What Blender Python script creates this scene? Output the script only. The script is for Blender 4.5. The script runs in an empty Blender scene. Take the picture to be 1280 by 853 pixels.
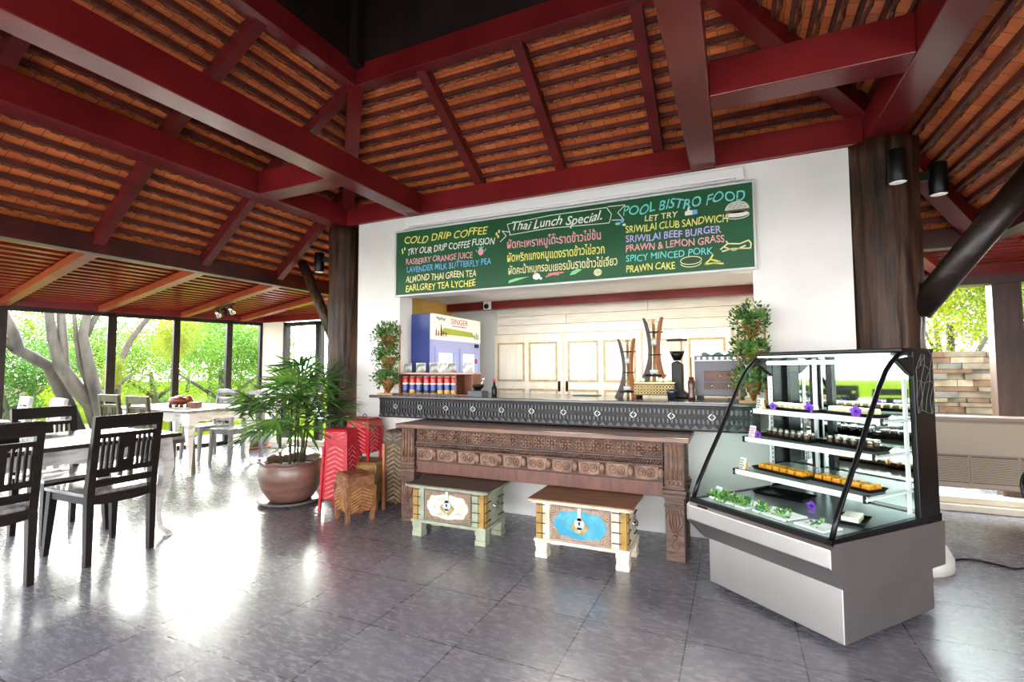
import bpy, bmesh, math, random
from mathutils import Vector, Matrix, Euler
S = bpy.context.scene
COL = S.collection
random.seed(7)
PI = math.pi
R = math.radians

# ---------------------------------------------------------------- camera, sky, sun, exposure
def make_camera():
    yaw, pitch, roll = R(24.364), R(3.166), R(-0.2407)
    fw = Vector((-math.sin(yaw)*math.cos(pitch), math.cos(yaw)*math.cos(pitch), math.sin(pitch)))
    rt = Vector((math.cos(yaw), math.sin(yaw), 0)); up = rt.cross(fw)
    r2 = rt*math.cos(roll) + up*math.sin(roll); u2 = up*math.cos(roll) - rt*math.sin(roll)
    cd = bpy.data.cameras.new('camera'); cam = bpy.data.objects.new('camera', cd); COL.objects.link(cam)
    m = Matrix((r2, u2, -fw)).transposed().to_4x4(); m.translation = (0, 0, 1.25)
    cam.matrix_world = m
    cd.sensor_width = 36; cd.lens = 611.95/1280*36; cd.clip_start = .05; cd.clip_end = 400
    S.camera = cam
make_camera()

w = bpy.data.worlds.new('sky'); S.world = w; w.use_nodes = True
nt = w.node_tree; bg = nt.nodes['Background']
tc = nt.nodes.new('ShaderNodeTexCoord'); sp = nt.nodes.new('ShaderNodeSeparateXYZ'); cr = nt.nodes.new('ShaderNodeValToRGB')
nt.links.new(tc.outputs['Generated'], sp.inputs[0]); nt.links.new(sp.outputs['Z'], cr.inputs[0]); nt.links.new(cr.outputs[0], bg.inputs[0])
cr.color_ramp.elements[0].position = 0.0; cr.color_ramp.elements[0].color = (1.0, 1.0, 1.0, 1)
cr.color_ramp.elements[1].position = 0.7; cr.color_ramp.elements[1].color = (.78, .88, 1.0, 1)
SKY = 3.6
bg.inputs[1].default_value = SKY
sd = bpy.data.lights.new('sun', 'SUN'); sun = bpy.data.objects.new('sun', sd); COL.objects.link(sun)
sd.energy = 7.5; sd.angle = R(44); sd.color = (1, .95, .84)
sun.rotation_euler = Vector((.73*math.cos(R(22)), -.68*math.cos(R(22)), -math.sin(R(22)))).to_track_quat('-Z', 'Y').to_euler()
S.view_settings.view_transform = 'Standard'; S.view_settings.look = 'None'
S.view_settings.gamma = 1; S.view_settings.use_curve_mapping = False
S.view_settings.exposure = 1.9
S.cycles.max_bounces = 10; S.cycles.diffuse_bounces = 5; S.cycles.glossy_bounces = 5
S.cycles.transparent_max_bounces = 24; S.cycles.transmission_bounces = 8
S.cycles.caustics_reflective = False; S.cycles.caustics_refractive = False
S.cycles.sample_clamp_indirect = 8

# ---------------------------------------------------------------- materials
def rgb(h):
    h = h.lstrip('#'); v = [int(h[i:i+2], 16)/255 for i in (0, 2, 4)]
    return tuple((c/12.92 if c <= .04045 else ((c+.055)/1.055)**2.4) for c in v) + (1,)
MATS = {}
def mat(name, c1, c2=None, rough=.5, metal=0, scale=6, stretch=(1, 1, 1), bump=0, bscale=None, coat=0, detail=4, spec=None, lo=.35, hi=.65, rvar=0):
    if name in MATS: return MATS[name]
    m = bpy.data.materials.new(name); m.use_nodes = True; MATS[name] = m
    n = m.node_tree; p = n.nodes['Principled BSDF']
    p.inputs['Base Color'].default_value = rgb(c1); p.inputs['Roughness'].default_value = rough; p.inputs['Metallic'].default_value = metal
    if coat: p.inputs['Coat Weight'].default_value = coat; p.inputs['Coat Roughness'].default_value = .15
    if spec is not None: p.inputs['Specular IOR Level'].default_value = spec
    if c2 or bump:
        tc = n.nodes.new('ShaderNodeTexCoord'); mp = n.nodes.new('ShaderNodeMapping'); mp.inputs['Scale'].default_value = stretch
        n.links.new(tc.outputs['Object'], mp.inputs[0])
        nz = n.nodes.new('ShaderNodeTexNoise'); nz.inputs['Scale'].default_value = scale; nz.inputs['Detail'].default_value = detail
        n.links.new(mp.outputs[0], nz.inputs[0])
        if c2:
            r = n.nodes.new('ShaderNodeValToRGB'); r.color_ramp.elements[0].color = rgb(c1); r.color_ramp.elements[1].color = rgb(c2)
            r.color_ramp.elements[0].position = lo; r.color_ramp.elements[1].position = hi
            n.links.new(nz.outputs[0], r.inputs[0]); n.links.new(r.outputs[0], p.inputs['Base Color'])
        if rvar:
            mr = n.nodes.new('ShaderNodeMapRange'); mr.inputs['To Min'].default_value = max(.02, rough-rvar); mr.inputs['To Max'].default_value = rough+rvar
            n.links.new(nz.outputs[0], mr.inputs[0]); n.links.new(mr.outputs[0], p.inputs['Roughness'])
        if bump:
            b = n.nodes.new('ShaderNodeBump'); b.inputs['Strength'].default_value = bump; b.inputs['Distance'].default_value = .02
            if bscale:
                nb = n.nodes.new('ShaderNodeTexNoise'); nb.inputs['Scale'].default_value = bscale; nb.inputs['Detail'].default_value = 3
                n.links.new(mp.outputs[0], nb.inputs[0])
            else: nb = nz
            n.links.new(nb.outputs[0], b.inputs['Height']); n.links.new(b.outputs[0], p.inputs['Normal'])
    return m
def emit(name, c, s):
    if name in MATS: return MATS[name]
    m = mat(name, c, rough=.4); p = m.node_tree.nodes['Principled BSDF']
    p.inputs['Emission Color'].default_value = rgb(c); p.inputs['Emission Strength'].default_value = s
    return m
def thin_glass(name, tint='#ffffff', refl=1.0, rough=.0):
    if name in MATS: return MATS[name]
    m = bpy.data.materials.new(name); m.use_nodes = True; MATS[name] = m
    n = m.node_tree; n.nodes.clear()
    o = n.nodes.new('ShaderNodeOutputMaterial'); mx = n.nodes.new('ShaderNodeMixShader'); t = n.nodes.new('ShaderNodeBsdfTransparent'); g = n.nodes.new('ShaderNodeBsdfGlossy')
    t.inputs[0].default_value = rgb(tint); g.inputs['Roughness'].default_value = rough
    fr = n.nodes.new('ShaderNodeFresnel'); ge = n.nodes.new('ShaderNodeNewGeometry'); mr = n.nodes.new('ShaderNodeMapRange'); mr.inputs['To Min'].default_value = 1.45; mr.inputs['To Max'].default_value = 1/1.45
    n.links.new(ge.outputs['Backfacing'], mr.inputs[0]); n.links.new(mr.outputs[0], fr.inputs[0])
    mu = n.nodes.new('ShaderNodeMath'); mu.operation = 'MULTIPLY'; mu.inputs[1].default_value = refl
    n.links.new(fr.outputs[0], mu.inputs[0]); n.links.new(mu.outputs[0], mx.inputs[0])
    n.links.new(t.outputs[0], mx.inputs[1]); n.links.new(g.outputs[0], mx.inputs[2]); n.links.new(mx.outputs[0], o.inputs[0])
    return m
def leafmat(name, c1, c2, trans=.45, scale=3, rough=.5):
    if name in MATS: return MATS[name]
    m = mat(name, c1, c2, rough=rough, scale=scale)
    n = m.node_tree; p = n.nodes['Principled BSDF']; o = n.nodes['Material Output']
    t = n.nodes.new('ShaderNodeBsdfTranslucent'); mx = n.nodes.new('ShaderNodeMixShader'); mx.inputs[0].default_value = trans
    r = [x for x in n.nodes if x.type == 'VALTORGB'][0]
    n.links.new(r.outputs[0], t.inputs[0]); n.links.new(p.outputs[0], mx.inputs[1]); n.links.new(t.outputs[0], mx.inputs[2]); n.links.new(mx.outputs[0], o.inputs[0])
    return m

def floor_material():
    m = bpy.data.materials.new('slate_tile'); m.use_nodes = True; n = m.node_tree; p = n.nodes['Principled BSDF']; L = n.links.new
    tc = n.nodes.new('ShaderNodeTexCoord'); mp = n.nodes.new('ShaderNodeMapping'); mp.inputs['Location'].default_value = (1.18+.473*40, -1.96+.473*40, 0)
    L(tc.outputs['Object'], mp.inputs[0])
    br = n.nodes.new('ShaderNodeTexBrick'); br.offset = 0; br.inputs['Scale'].default_value = 1; br.inputs['Brick Width'].default_value = .473; br.inputs['Row Height'].default_value = .473
    br.inputs['Mortar Size'].default_value = .0036; br.inputs['Mortar Smooth'].default_value = .2; br.inputs['Bias'].default_value = 0
    br.inputs['Color1'].default_value = rgb('#716e75'); br.inputs['Color2'].default_value = rgb('#7b787f'); br.inputs['Mortar'].default_value = rgb('#413e40')
    L(mp.outputs[0], br.inputs[0])
    nz = n.nodes.new('ShaderNodeTexNoise'); nz.inputs['Scale'].default_value = 16; nz.inputs['Detail'].default_value = 9; nz.inputs['Roughness'].default_value = .62; nz.inputs['Distortion'].default_value = .7
    mp2 = n.nodes.new('ShaderNodeMapping'); mp2.inputs['Rotation'].default_value = (0, 0, R(32)); mp2.inputs['Scale'].default_value = (1, 3.2, 1)
    L(tc.outputs['Object'], mp2.inputs[0]); L(mp2.outputs[0], nz.inputs[0])
    rp = n.nodes.new('ShaderNodeValToRGB'); rp.color_ramp.elements[0].position = .34; rp.color_ramp.elements[1].position = .58
    rp.color_ramp.elements[0].color = (.62, .61, .63, 1); rp.color_ramp.elements[1].color = (1.05, 1.04, 1.05, 1)
    L(nz.outputs[0], rp.inputs[0])
    mx = n.nodes.new('ShaderNodeMix'); mx.data_type = 'RGBA'; mx.blend_type = 'MULTIPLY'; mx.inputs[0].default_value = 1
    L(br.outputs['Color'], mx.inputs[6]); L(rp.outputs[0], mx.inputs[7]); L(mx.outputs[2], p.inputs['Base Color'])
    mr = n.nodes.new('ShaderNodeMapRange'); mr.inputs['To Min'].default_value = .17; mr.inputs['To Max'].default_value = .36
    L(nz.outputs[0], mr.inputs[0]); L(mr.outputs[0], p.inputs['Roughness'])
    p.inputs['IOR'].default_value = 1.6; p.inputs['Coat Weight'].default_value = .2; p.inputs['Coat Roughness'].default_value = .14
    b = n.nodes.new('ShaderNodeBump'); b.inputs['Strength'].default_value = .2; b.inputs['Distance'].default_value = .006
    ad = n.nodes.new('ShaderNodeMath'); ad.operation = 'SUBTRACT'; L(nz.outputs[0], ad.inputs[0]); L(br.outputs['Fac'], ad.inputs[1])
    L(ad.outputs[0], b.inputs['Height']); L(b.outputs[0], p.inputs['Normal'])
    return m
def rooftile_material():
    m = bpy.data.materials.new('clay_roof_tile'); m.use_nodes = True; n = m.node_tree; p = n.nodes['Principled BSDF']; L = n.links.new
    tc = n.nodes.new('ShaderNodeTexCoord'); mp = n.nodes.new('ShaderNodeMapping'); mp.inputs['Location'].default_value = (20, 20, 0)
    sx = n.nodes.new('ShaderNodeSeparateXYZ'); cx = n.nodes.new('ShaderNodeCombineXYZ')
    L(tc.outputs['Object'], sx.inputs[0]); L(sx.outputs[0], cx.inputs[0]); L(sx.outputs[1], cx.inputs[1]); L(cx.outputs[0], mp.inputs[0])
    br = n.nodes.new('ShaderNodeTexBrick'); br.offset = .5; br.inputs['Scale'].default_value = 1; br.inputs['Brick Width'].default_value = .105; br.inputs['Row Height'].default_value = .0925
    br.inputs['Mortar Size'].default_value = .0022; br.inputs['Color1'].default_value = rgb('#ee8a4e'); br.inputs['Color2'].default_value = rgb('#dd743f'); br.inputs['Mortar'].default_value = rgb('#7d3a22')
    L(mp.outputs[0], br.inputs[0])
    nz = n.nodes.new('ShaderNodeTexNoise'); nz.inputs['Scale'].default_value = 4; nz.inputs['Detail'].default_value = 5; L(tc.outputs['Object'], nz.inputs[0])
    rp = n.nodes.new('ShaderNodeValToRGB'); rp.color_ramp.elements[0].position = .3; rp.color_ramp.elements[1].position = .7
    rp.color_ramp.elements[0].color = (.72, .68, .64, 1); rp.color_ramp.elements[1].color = (1.2, 1.1, 1.0, 1); L(nz.outputs[0], rp.inputs[0])
    mx = n.nodes.new('ShaderNodeMix'); mx.data_type = 'RGBA'; mx.blend_type = 'MULTIPLY'; mx.inputs[0].default_value = 1
    L(br.outputs['Color'], mx.inputs[6]); L(rp.outputs[0], mx.inputs[7]); L(mx.outputs[2], p.inputs['Base Color'])
    p.inputs['Roughness'].default_value = .55
    b = n.nodes.new('ShaderNodeBump'); b.inputs['Strength'].default_value = .5; b.inputs['Distance'].default_value = .01; b.invert = True
    L(br.outputs['Fac'], b.inputs['Height']); L(b.outputs[0], p.inputs['Normal'])
    return m
def plank_material(name, c1, c2, width, axis='Z', rough=.5):
    m = bpy.data.materials.new(name); m.use_nodes = True; n = m.node_tree; p = n.nodes['Principled BSDF']; L = n.links.new
    tc = n.nodes.new('ShaderNodeTexCoord'); sx = n.nodes.new('ShaderNodeSeparateXYZ'); cx = n.nodes.new('ShaderNodeCombineXYZ'); ad = n.nodes.new('ShaderNodeMath')
    L(tc.outputs['Object'], sx.inputs[0]); L(sx.outputs[0], ad.inputs[0]); L(sx.outputs[1], ad.inputs[1])
    if axis == 'Z': L(ad.outputs[0], cx.inputs[0]); L(sx.outputs[2], cx.inputs[1])
    else: L(sx.outputs[2], cx.inputs[0]); L(ad.outputs[0], cx.inputs[1])
    mp = n.nodes.new('ShaderNodeMapping'); mp.inputs['Location'].default_value = (20, 20, 0); L(cx.outputs[0], mp.inputs[0])
    br = n.nodes.new('ShaderNodeTexBrick'); br.inputs['Scale'].default_value = 1; br.inputs['Brick Width'].default_value = 1.9; br.inputs['Row Height'].default_value = width
    br.inputs['Mortar Size'].default_value = .003; br.inputs['Color1'].default_value = rgb(c1); br.inputs['Color2'].default_value = rgb(c2); br.inputs['Mortar'].default_value = rgb('#8d7f68' if axis == 'Z' else '#0a0807')
    L(mp.outputs[0], br.inputs[0])
    nz = n.nodes.new('ShaderNodeTexNoise'); nz.inputs['Scale'].default_value = 5; nz.inputs['Detail'].default_value = 6
    m2 = n.nodes.new('ShaderNodeMapping'); m2.inputs['Scale'].default_value = (1, 8, 1); L(mp.outputs[0], m2.inputs[0]); L(m2.outputs[0], nz.inputs[0])
    rp = n.nodes.new('ShaderNodeValToRGB'); rp.color_ramp.elements[0].position = .3; rp.color_ramp.elements[1].position = .6
    rp.color_ramp.elements[0].color = (.82, .8, .74, 1); rp.color_ramp.elements[1].color = (1, 1, 1, 1); L(nz.outputs[0], rp.inputs[0])
    mx = n.nodes.new('ShaderNodeMix'); mx.data_type = 'RGBA'; mx.blend_type = 'MULTIPLY'; mx.inputs[0].default_value = 1
    L(br.outputs['Color'], mx.inputs[6]); L(rp.outputs[0], mx.inputs[7]); L(mx.outputs[2], p.inputs['Base Color'])
    p.inputs['Roughness'].default_value = rough
    return m

M_FLOOR = floor_material(); M_TILE = rooftile_material()
M_RED = mat('red_varnish', '#7a1e1e', '#681617', rough=.3, scale=3, stretch=(1, 1, 1), bump=.02, bscale=25, coat=.1, spec=.4)
M_RAFT = mat('red_rafter', '#701e1e', '#581616', rough=.4, scale=4)
M_BATTEN = mat('batten_dark', '#6e2d22', '#4f1f18', rough=.55, scale=8)
M_SCALLOP = mat('tile_edge', '#8f4f2e', '#4d2817', rough=.5, scale=40, detail=2)
M_LOG = mat('dark_log', '#1b110c', '#4c3122', rough=.45, scale=6, spec=.3, stretch=(4, 4, .4), bump=.6, bscale=7)
M_WHITE = mat('white_plaster', '#f1eeea', '#e6e3de', rough=.75, scale=2, bump=.05, bscale=40)
M_CREAM = mat('cream_wall', '#ece3d2', rough=.8)
M_YELLOW = mat('yellow_wall', '#e9c06a', '#e2b357', rough=.8, scale=2)
M_PLANKW = plank_material('whitewashed_plank', '#ebe6da', '#e1dac9', .11)
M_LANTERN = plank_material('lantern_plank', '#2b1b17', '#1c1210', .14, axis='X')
M_CAB = mat('whitewashed_door', '#f2ecdf', '#e6dcc6', rough=.55, scale=3, stretch=(4, 4, .7))
M_CABLINE = mat('worn_line', '#a98f68', '#c9b48e', rough=.6, scale=12)
M_BLACK = mat('black', '#0b0b0c', rough=.4, spec=.25)
M_BLACKG = mat('black_gloss', '#09090b', rough=.3, spec=.25)
M_FRAME = mat('dark_window_frame', '#1d1512', '#2b1f1a', rough=.4, scale=8, spec=.25)
M_STEEL = mat('brushed_steel', '#cbc7c4', '#bab6b2', rough=.38, metal=1, scale=2.2, detail=2, rvar=.07)
M_CHROME = mat('chrome', '#dddddd', rough=.12, metal=1)
M_ALU = mat('aluminium', '#d3d4d5', rough=.4, metal=.4)
M_GLASS = thin_glass('window_glass', '#f4faf6', 0.0)
M_CGLASS = thin_glass('case_glass', '#f2f9f6', .35)
M_VGLASS = thin_glass('vessel_glass', '#f2f4f2', 1.0)
M_WHITEP = mat('white_plastic', '#efefed', rough=.4)
M_ESP = mat('espresso_wood', '#1f1613', '#120d0b', rough=.42, scale=5, stretch=(1, 1, 6), spec=.25)
M_GREYLIT = mat('grey_lit_wood', '#80797a', '#5d5657', rough=.45, scale=5, stretch=(1, 6, 1))  # light reflected off the far chairs is put into this grey
M_WASH = mat('whitewashed_wood', '#e9e6e1', '#b9b3ab', rough=.5, scale=7, stretch=(1, 1, 4), lo=.5, hi=.72)
M_TERRA = mat('terracotta', '#a9653f', '#8e4e30', rough=.7, scale=8)
M_CLAY = mat('brown_clay', '#7d5a4e', '#5f4238', rough=.4, scale=5, stretch=(1, 1, 3), coat=.2)
M_SOIL = mat('soil', '#3b2b20', '#241a13', rough=.9, scale=30)

# ---------------------------------------------------------------- mesh helper
class MB:
    def __init__(s): s.v = []; s.f = []; s.m = []; s.sm = []
    def add(s, vs, fs, mi=0, smooth=False, M=None):
        b = len(s.v)
        s.v += [(M @ Vector(v)) if M is not None else Vector(v) for v in vs]
        for f in fs: s.f.append([b+i for i in f]); s.m.append(mi); s.sm.append(smooth)
        return s
    def box(s, x0, x1, y0, y1, z0, z1, mi=0, M=None):
        vs = [(x0,y0,z0),(x1,y0,z0),(x1,y1,z0),(x0,y1,z0),(x0,y0,z1),(x1,y0,z1),(x1,y1,z1),(x0,y1,z1)]
        return s.add(vs, [(0,3,2,1),(4,5,6,7),(0,1,5,4),(1,2,6,5),(2,3,7,6),(3,0,4,7)], mi, False, M)
    def cbox(s, c, d, rot=(0,0,0), mi=0):
        M = Matrix.Translation(c) @ Euler(rot).to_matrix().to_4x4()
        return s.box(-d[0]/2, d[0]/2, -d[1]/2, d[1]/2, -d[2]/2, d[2]/2, mi, M)
    def bar(s, p0, p1, w, h, w1=None, h1=None, mi=0, up=(0,0,1)):
        p0, p1 = Vector(p0), Vector(p1); d = (p1-p0).normalized(); up = Vector(up)
        if abs(d.dot(up)) > .98: up = Vector((0,1,0))
        x = d.cross(up).normalized(); y = x.cross(d); w1 = w if w1 is None else w1; h1 = h if h1 is None else h1
        vs = [p0+x*a*w/2+y*b*h/2 for a, b in ((-1,-1),(1,-1),(1,1),(-1,1))] + [p1+x*a*w1/2+y*b*h1/2 for a, b in ((-1,-1),(1,-1),(1,1),(-1,1))]
        return s.add(vs, [(3,2,1,0),(4,5,6,7),(0,1,5,4),(1,2,6,5),(2,3,7,6),(3,0,4,7)], mi)
    def tube(s, pts, r, seg=8, mi=0, caps=True, closed=False, smooth=True):
        pts = [Vector(p) for p in pts]; n = len(pts); rs = r if isinstance(r, (list, tuple)) else [r]*n
        vs = []; up = None
        for i, p in enumerate(pts):
            a = pts[i-1] if (i > 0 or closed) else p; b = pts[(i+1) % n] if (i < n-1 or closed) else p
            t = (b-a)
            t = t.normalized() if t.length > 1e-9 else Vector((0,0,1))
            if up is None:
                up = Vector((0,0,1)) if abs(t.z) < .9 else Vector((1,0,0))
            x = t.cross(up)
            if x.length < 1e-6: x = t.cross(Vector((0,1,0)))
            x.normalize(); y = x.cross(t).normalized(); up = y
            vs += [p + (x*math.cos(2*PI*k/seg)+y*math.sin(2*PI*k/seg))*rs[i] for k in range(seg)]
        fs = []
        for i in range(n if closed else n-1):
            j = (i+1) % n
            for k in range(seg): fs.append((i*seg+k, i*seg+(k+1) % seg, j*seg+(k+1) % seg, j*seg+k))
        s.add(vs, fs, mi, smooth)
        if caps and not closed:
            b = len(s.v)-len(vs)
            s.f.append([b+k for k in range(seg)][::-1]); s.m.append(mi); s.sm.append(False)
            s.f.append([b+(n-1)*seg+k for k in range(seg)]); s.m.append(mi); s.sm.append(False)
        return s
    def lathe(s, prof, seg=20, c=(0,0,0), mi=0, smooth=True, mis=None, M=None, sq=None):
        vs = []
        for r, z in prof:
            for k in range(seg):
                a = 2*PI*k/seg
                vs.append((c[0]+r*math.cos(a), c[1]+r*math.sin(a), c[2]+z))
        b = len(s.v); s.add(vs, [], mi, smooth, M)
        for i in range(len(prof)-1):
            q = mis[i] if mis else mi
            for k in range(seg):
                s.f.append([b+i*seg+k, b+i*seg+(k+1) % seg, b+(i+1)*seg+(k+1) % seg, b+(i+1)*seg+k]); s.m.append(q); s.sm.append(smooth)
        if prof[0][0] > 1e-6: s.f.append([b+k for k in range(seg)][::-1]); s.m.append(mis[0] if mis else mi); s.sm.append(False)
        if prof[-1][0] > 1e-6: s.f.append([b+(len(prof)-1)*seg+k for k in range(seg)]); s.m.append(mis[-1] if mis else mi); s.sm.append(False)
        return s
    def prism(s, poly, d, M=None, mi=0):
        """polygon in local XY (counter-clockwise), extruded 0..d along local Z"""
        n = len(poly)
        vs = [(x, y, 0) for x, y in poly] + [(x, y, d) for x, y in poly]
        fs = [tuple(range(n))[::-1], tuple(range(n, 2*n))] + [(i, (i+1) % n, n+(i+1) % n, n+i) for i in range(n)]
        return s.add(vs, fs, mi, False, M)
    def ball(s, c, r, seg=8, rings=5, mi=0, M=None):
        rx, ry, rz = r if isinstance(r, (list, tuple)) else (r, r, r)
        vs = [(c[0], c[1], c[2]-rz)]
        for i in range(1, rings):
            a = -PI/2+PI*i/rings
            vs += [(c[0]+rx*math.cos(a)*math.cos(2*PI*k/seg), c[1]+ry*math.cos(a)*math.sin(2*PI*k/seg), c[2]+rz*math.sin(a)) for k in range(seg)]
        vs.append((c[0], c[1], c[2]+rz)); fs = []
        for k in range(seg):
            k2 = (k+1) % seg
            fs.append((0, 1+k2, 1+k))
            for i in range(rings-2): fs.append((1+i*seg+k, 1+i*seg+k2, 1+(i+1)*seg+k2, 1+(i+1)*seg+k))
            fs.append((1+(rings-2)*seg+k, 1+(rings-2)*seg+k2, len(vs)-1))
        return s.add(vs, fs, mi, True, M)
    def build(s, name, mats, parent=None, loc=None, bevel=0, segs=2):
        me = bpy.data.meshes.new(name); me.from_pydata([tuple(v) for v in s.v], [], s.f)
        mats = mats if isinstance(mats, (list, tuple)) else [mats]
        for m in mats: me.materials.append(m)
        me.polygons.foreach_set('material_index', s.m); me.polygons.foreach_set('use_smooth', s.sm); me.update()
        o = bpy.data.objects.new(name, me); COL.objects.link(o)
        if parent: o.parent = parent
        if loc: o.location = loc
        if bevel:
            b = o.modifiers.new('bevel', 'BEVEL'); b.width = bevel; b.segments = segs; b.limit_method = 'ANGLE'; b.angle_limit = R(40)
        return o
def smooth(pts, k=6):
    P = [Vector(p) for p in pts]; P = [P[0]*2-P[1]]+P+[P[-1]*2-P[-2]]; out = []
    for i in range(1, len(P)-2):
        a, b, c, d = P[i-1:i+3]
        for j in range(k):
            t = j/k; out.append(.5*((2*b)+(c-a)*t+(2*a-5*b+4*c-d)*t*t+(3*b-a-3*c+d)*t**3))
    return out+[P[-2]]
def RX(a): return Matrix.Rotation(a, 4, 'X')
def RY(a): return Matrix.Rotation(a, 4, 'Y')
def RZ(a): return Matrix.Rotation(a, 4, 'Z')
def T(*v): return Matrix.Translation(v if len(v) == 3 else v[0])
FRONT = RX(R(90))          # prism XY -> XZ plane, extruded towards -Y
def tag(o, label, cat, group=None):
    o['label'] = label; o['category'] = cat
    if group: o['group'] = group
    return o
def thing(name, label, cat, loc=(0,0,0), rotz=0, group=None):
    o = bpy.data.objects.new(name, None); COL.objects.link(o); o.location = loc; o.rotation_euler = (0, 0, rotz); o.empty_display_size = .1
    return tag(o, label, cat, group)
def struct(o): o['kind'] = 'structure'; return o
KIDS = {}
def dup(root, loc=None, rotz=None, label=None, group=None, swap=None):
    r = root.copy(); COL.objects.link(r)
    if loc is not None: r.location = loc
    if rotz is not None: r.rotation_euler = (0, 0, rotz)
    if label: r['label'] = label
    if group: r['group'] = group
    def rec(src, dst):
        for ch in src.children:
            c = ch.copy(); COL.objects.link(c); c.parent = dst
            rec(ch, c)
    rec(root, r)
    return r
def arc(c, r, a0, a1, n, plane='xz'):
    out = []
    for i in range(n+1):
        a = a0+(a1-a0)*i/n
        x, y = r*math.cos(a), r*math.sin(a)
        out.append((c[0]+x, c[1], c[2]+y) if plane == 'xz' else ((c[0]+x, c[1]+y, c[2]) if plane == 'xy' else (c[0], c[1]+x, c[2]+y)))
    return out

# ================================================================ THE PAVILION SHELL
CX, CY = -1.41, 1.66
f = MB(); f.add([(-9.2,-4.5,0),(4.2,-4.5,0),(4.2,6.6,0),(-9.2,6.6,0),(-9.2,-4.5,-.3),(4.2,-4.5,-.3),(4.2,6.6,-.3),(-9.2,6.6,-.3)],
      [(0,1,2,3),(4,7,6,5),(0,4,5,1),(1,5,6,2),(2,6,7,3),(3,7,4,0)])
struct(f.build('floor', M_FLOOR))
# bar wall with the serving opening
b = MB(); Y0, Y1 = 3.91, 4.11
b.box(-3.51,-2.98,Y0,Y1,0,2.74); b.box(.15,.745,Y0,Y1,0,2.74); b.box(-2.98,.15,Y0,Y1,0,.975); b.box(-2.98,.15,Y0,Y1,1.965,2.74)
struct(b.build('wall_back', M_WHITE))
# kitchen behind the opening
k = MB(); k.box(-3.51,-3.35,Y1,5.66,0,2.2); struct(k.build('wall_kitchen_left', M_YELLOW))
k = MB(); k.box(.6,.745,Y1,5.66,0,2.2); struct(k.build('wall_kitchen_right', M_CREAM))
k = MB(); k.box(-3.35,.6,5.56,5.66,0,2.07); struct(k.build('wall_kitchen_back', M_PLANKW))
k = MB(); k.box(-3.51,.745,Y1,5.66,2.07,2.12); struct(k.build('ceiling_kitchen', M_WHITE))
k = MB(); k.box(-3.35,-2.72,5.50,5.56,0,2.07); struct(k.build('wall_kitchen_nook', mat('pale_grey_paint', '#c9cbc6', rough=.8)))
k = MB(); k.box(-3.35,.6,5.36,5.48,1.975,2.07); tag(k.build('lintel_beam', M_RED, bevel=.006), 'red timber beam under the kitchen ceiling above the whitewashed cupboards', 'beam')
# back window wall, both sides of the kitchen
b = MB(); b.box(-7.62,-7.08,6.05,6.2,0,2.1); struct(b.build('wall_back_corner', M_CREAM))
def window(name, posts, z0, z1, mat_, glass=True, w=.07, d=.09):
    """frame of one bay between two ground points, with its pane"""
    A, B = Vector((*posts[0], 0)), Vector((*posts[1], 0)); dr = (B-A).normalized(); n = Vector((-dr.y, dr.x, 0))
    m = MB(); up = Vector((0,0,1))
    for P in (A, B): m.bar(P+up*z0, P+up*z1, w, d, up=n)
    m.bar(A+up*(z1-.03), B+up*(z1-.03), d, .06); m.bar(A+up*(z0+.03), B+up*(z0+.03), d, .06)
    o = struct(m.build(name, mat_))
    g = MB(); g.add([A+up*z0, B+up*z0, B+up*z1, A+up*z1], [(0,1,2,3)]); g.build('window_glass', M_GLASS, o)
    return o
PW = [(-9.05,1.04),(-8.77,2.03),(-8.5,2.98),(-8.2,4.05),(-7.98,4.82),(-7.77,5.55),(-7.62,6.06)]
for i in range(len(PW)-1): window('window_%d' % (i+1), (PW[i], PW[i+1]), 0, 2.08, M_FRAME, w=.10 if i == 2 else .085)
window('window_7', ((-7.04,6.1),(-6.3,6.1)), 0, 2.05, M_FRAME)
window('window_8', ((-6.25,6.1),(-5.4,6.1)), 0, 2.05, M_FRAME); window('window_9', ((-5.35,6.1),(-4.5,6.1)), 0, 2.05, M_FRAME)
b = MB(); b.box(-4.45,-3.51,6.05,6.2,0,2.1); struct(b.build('wall_back_stub', M_CREAM))
M_POST = mat('brown_post', '#4b2e22', '#33201a', rough=.4, scale=5, stretch=(4,4,.6))
window('window_10', ((1.25,5.8),(2.17,5.8)), 0, 2.06, M_POST, w=.1, d=.12); window('window_11', ((2.27,5.8),(3.38,5.8)), 0, 2.06, M_POST, w=.1, d=.12)
b = MB(); b.box(.745,1.2,5.66,5.8,0,2.1); struct(b.build('wall_back_return', M_WHITE))
b = MB(); b.box(3.45,3.6,.6,6.1,0,2.12); struct(b.build('wall_right_added', plank_material('dark_added_plank', '#5b3a2a', '#47291d', .16)))  # added unseen wall, dark in the steel's reflections, cutting light from the right
b = MB(); b.box(.75,3.44,5.5,5.78,0,.055); b.box(.75,3.44,5.56,5.78,.055,.11); struct(b.build('baseboard_back', mat('cream_step', '#ddd4c2', '#cfc3ac', rough=.5, scale=3), bevel=.006))
b = MB(); b.box(-7.6,-3.51,6.0,6.05,0,.08); struct(b.build('baseboard_back_corner', mat('cream_step', '#ddd4c2')))

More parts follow.
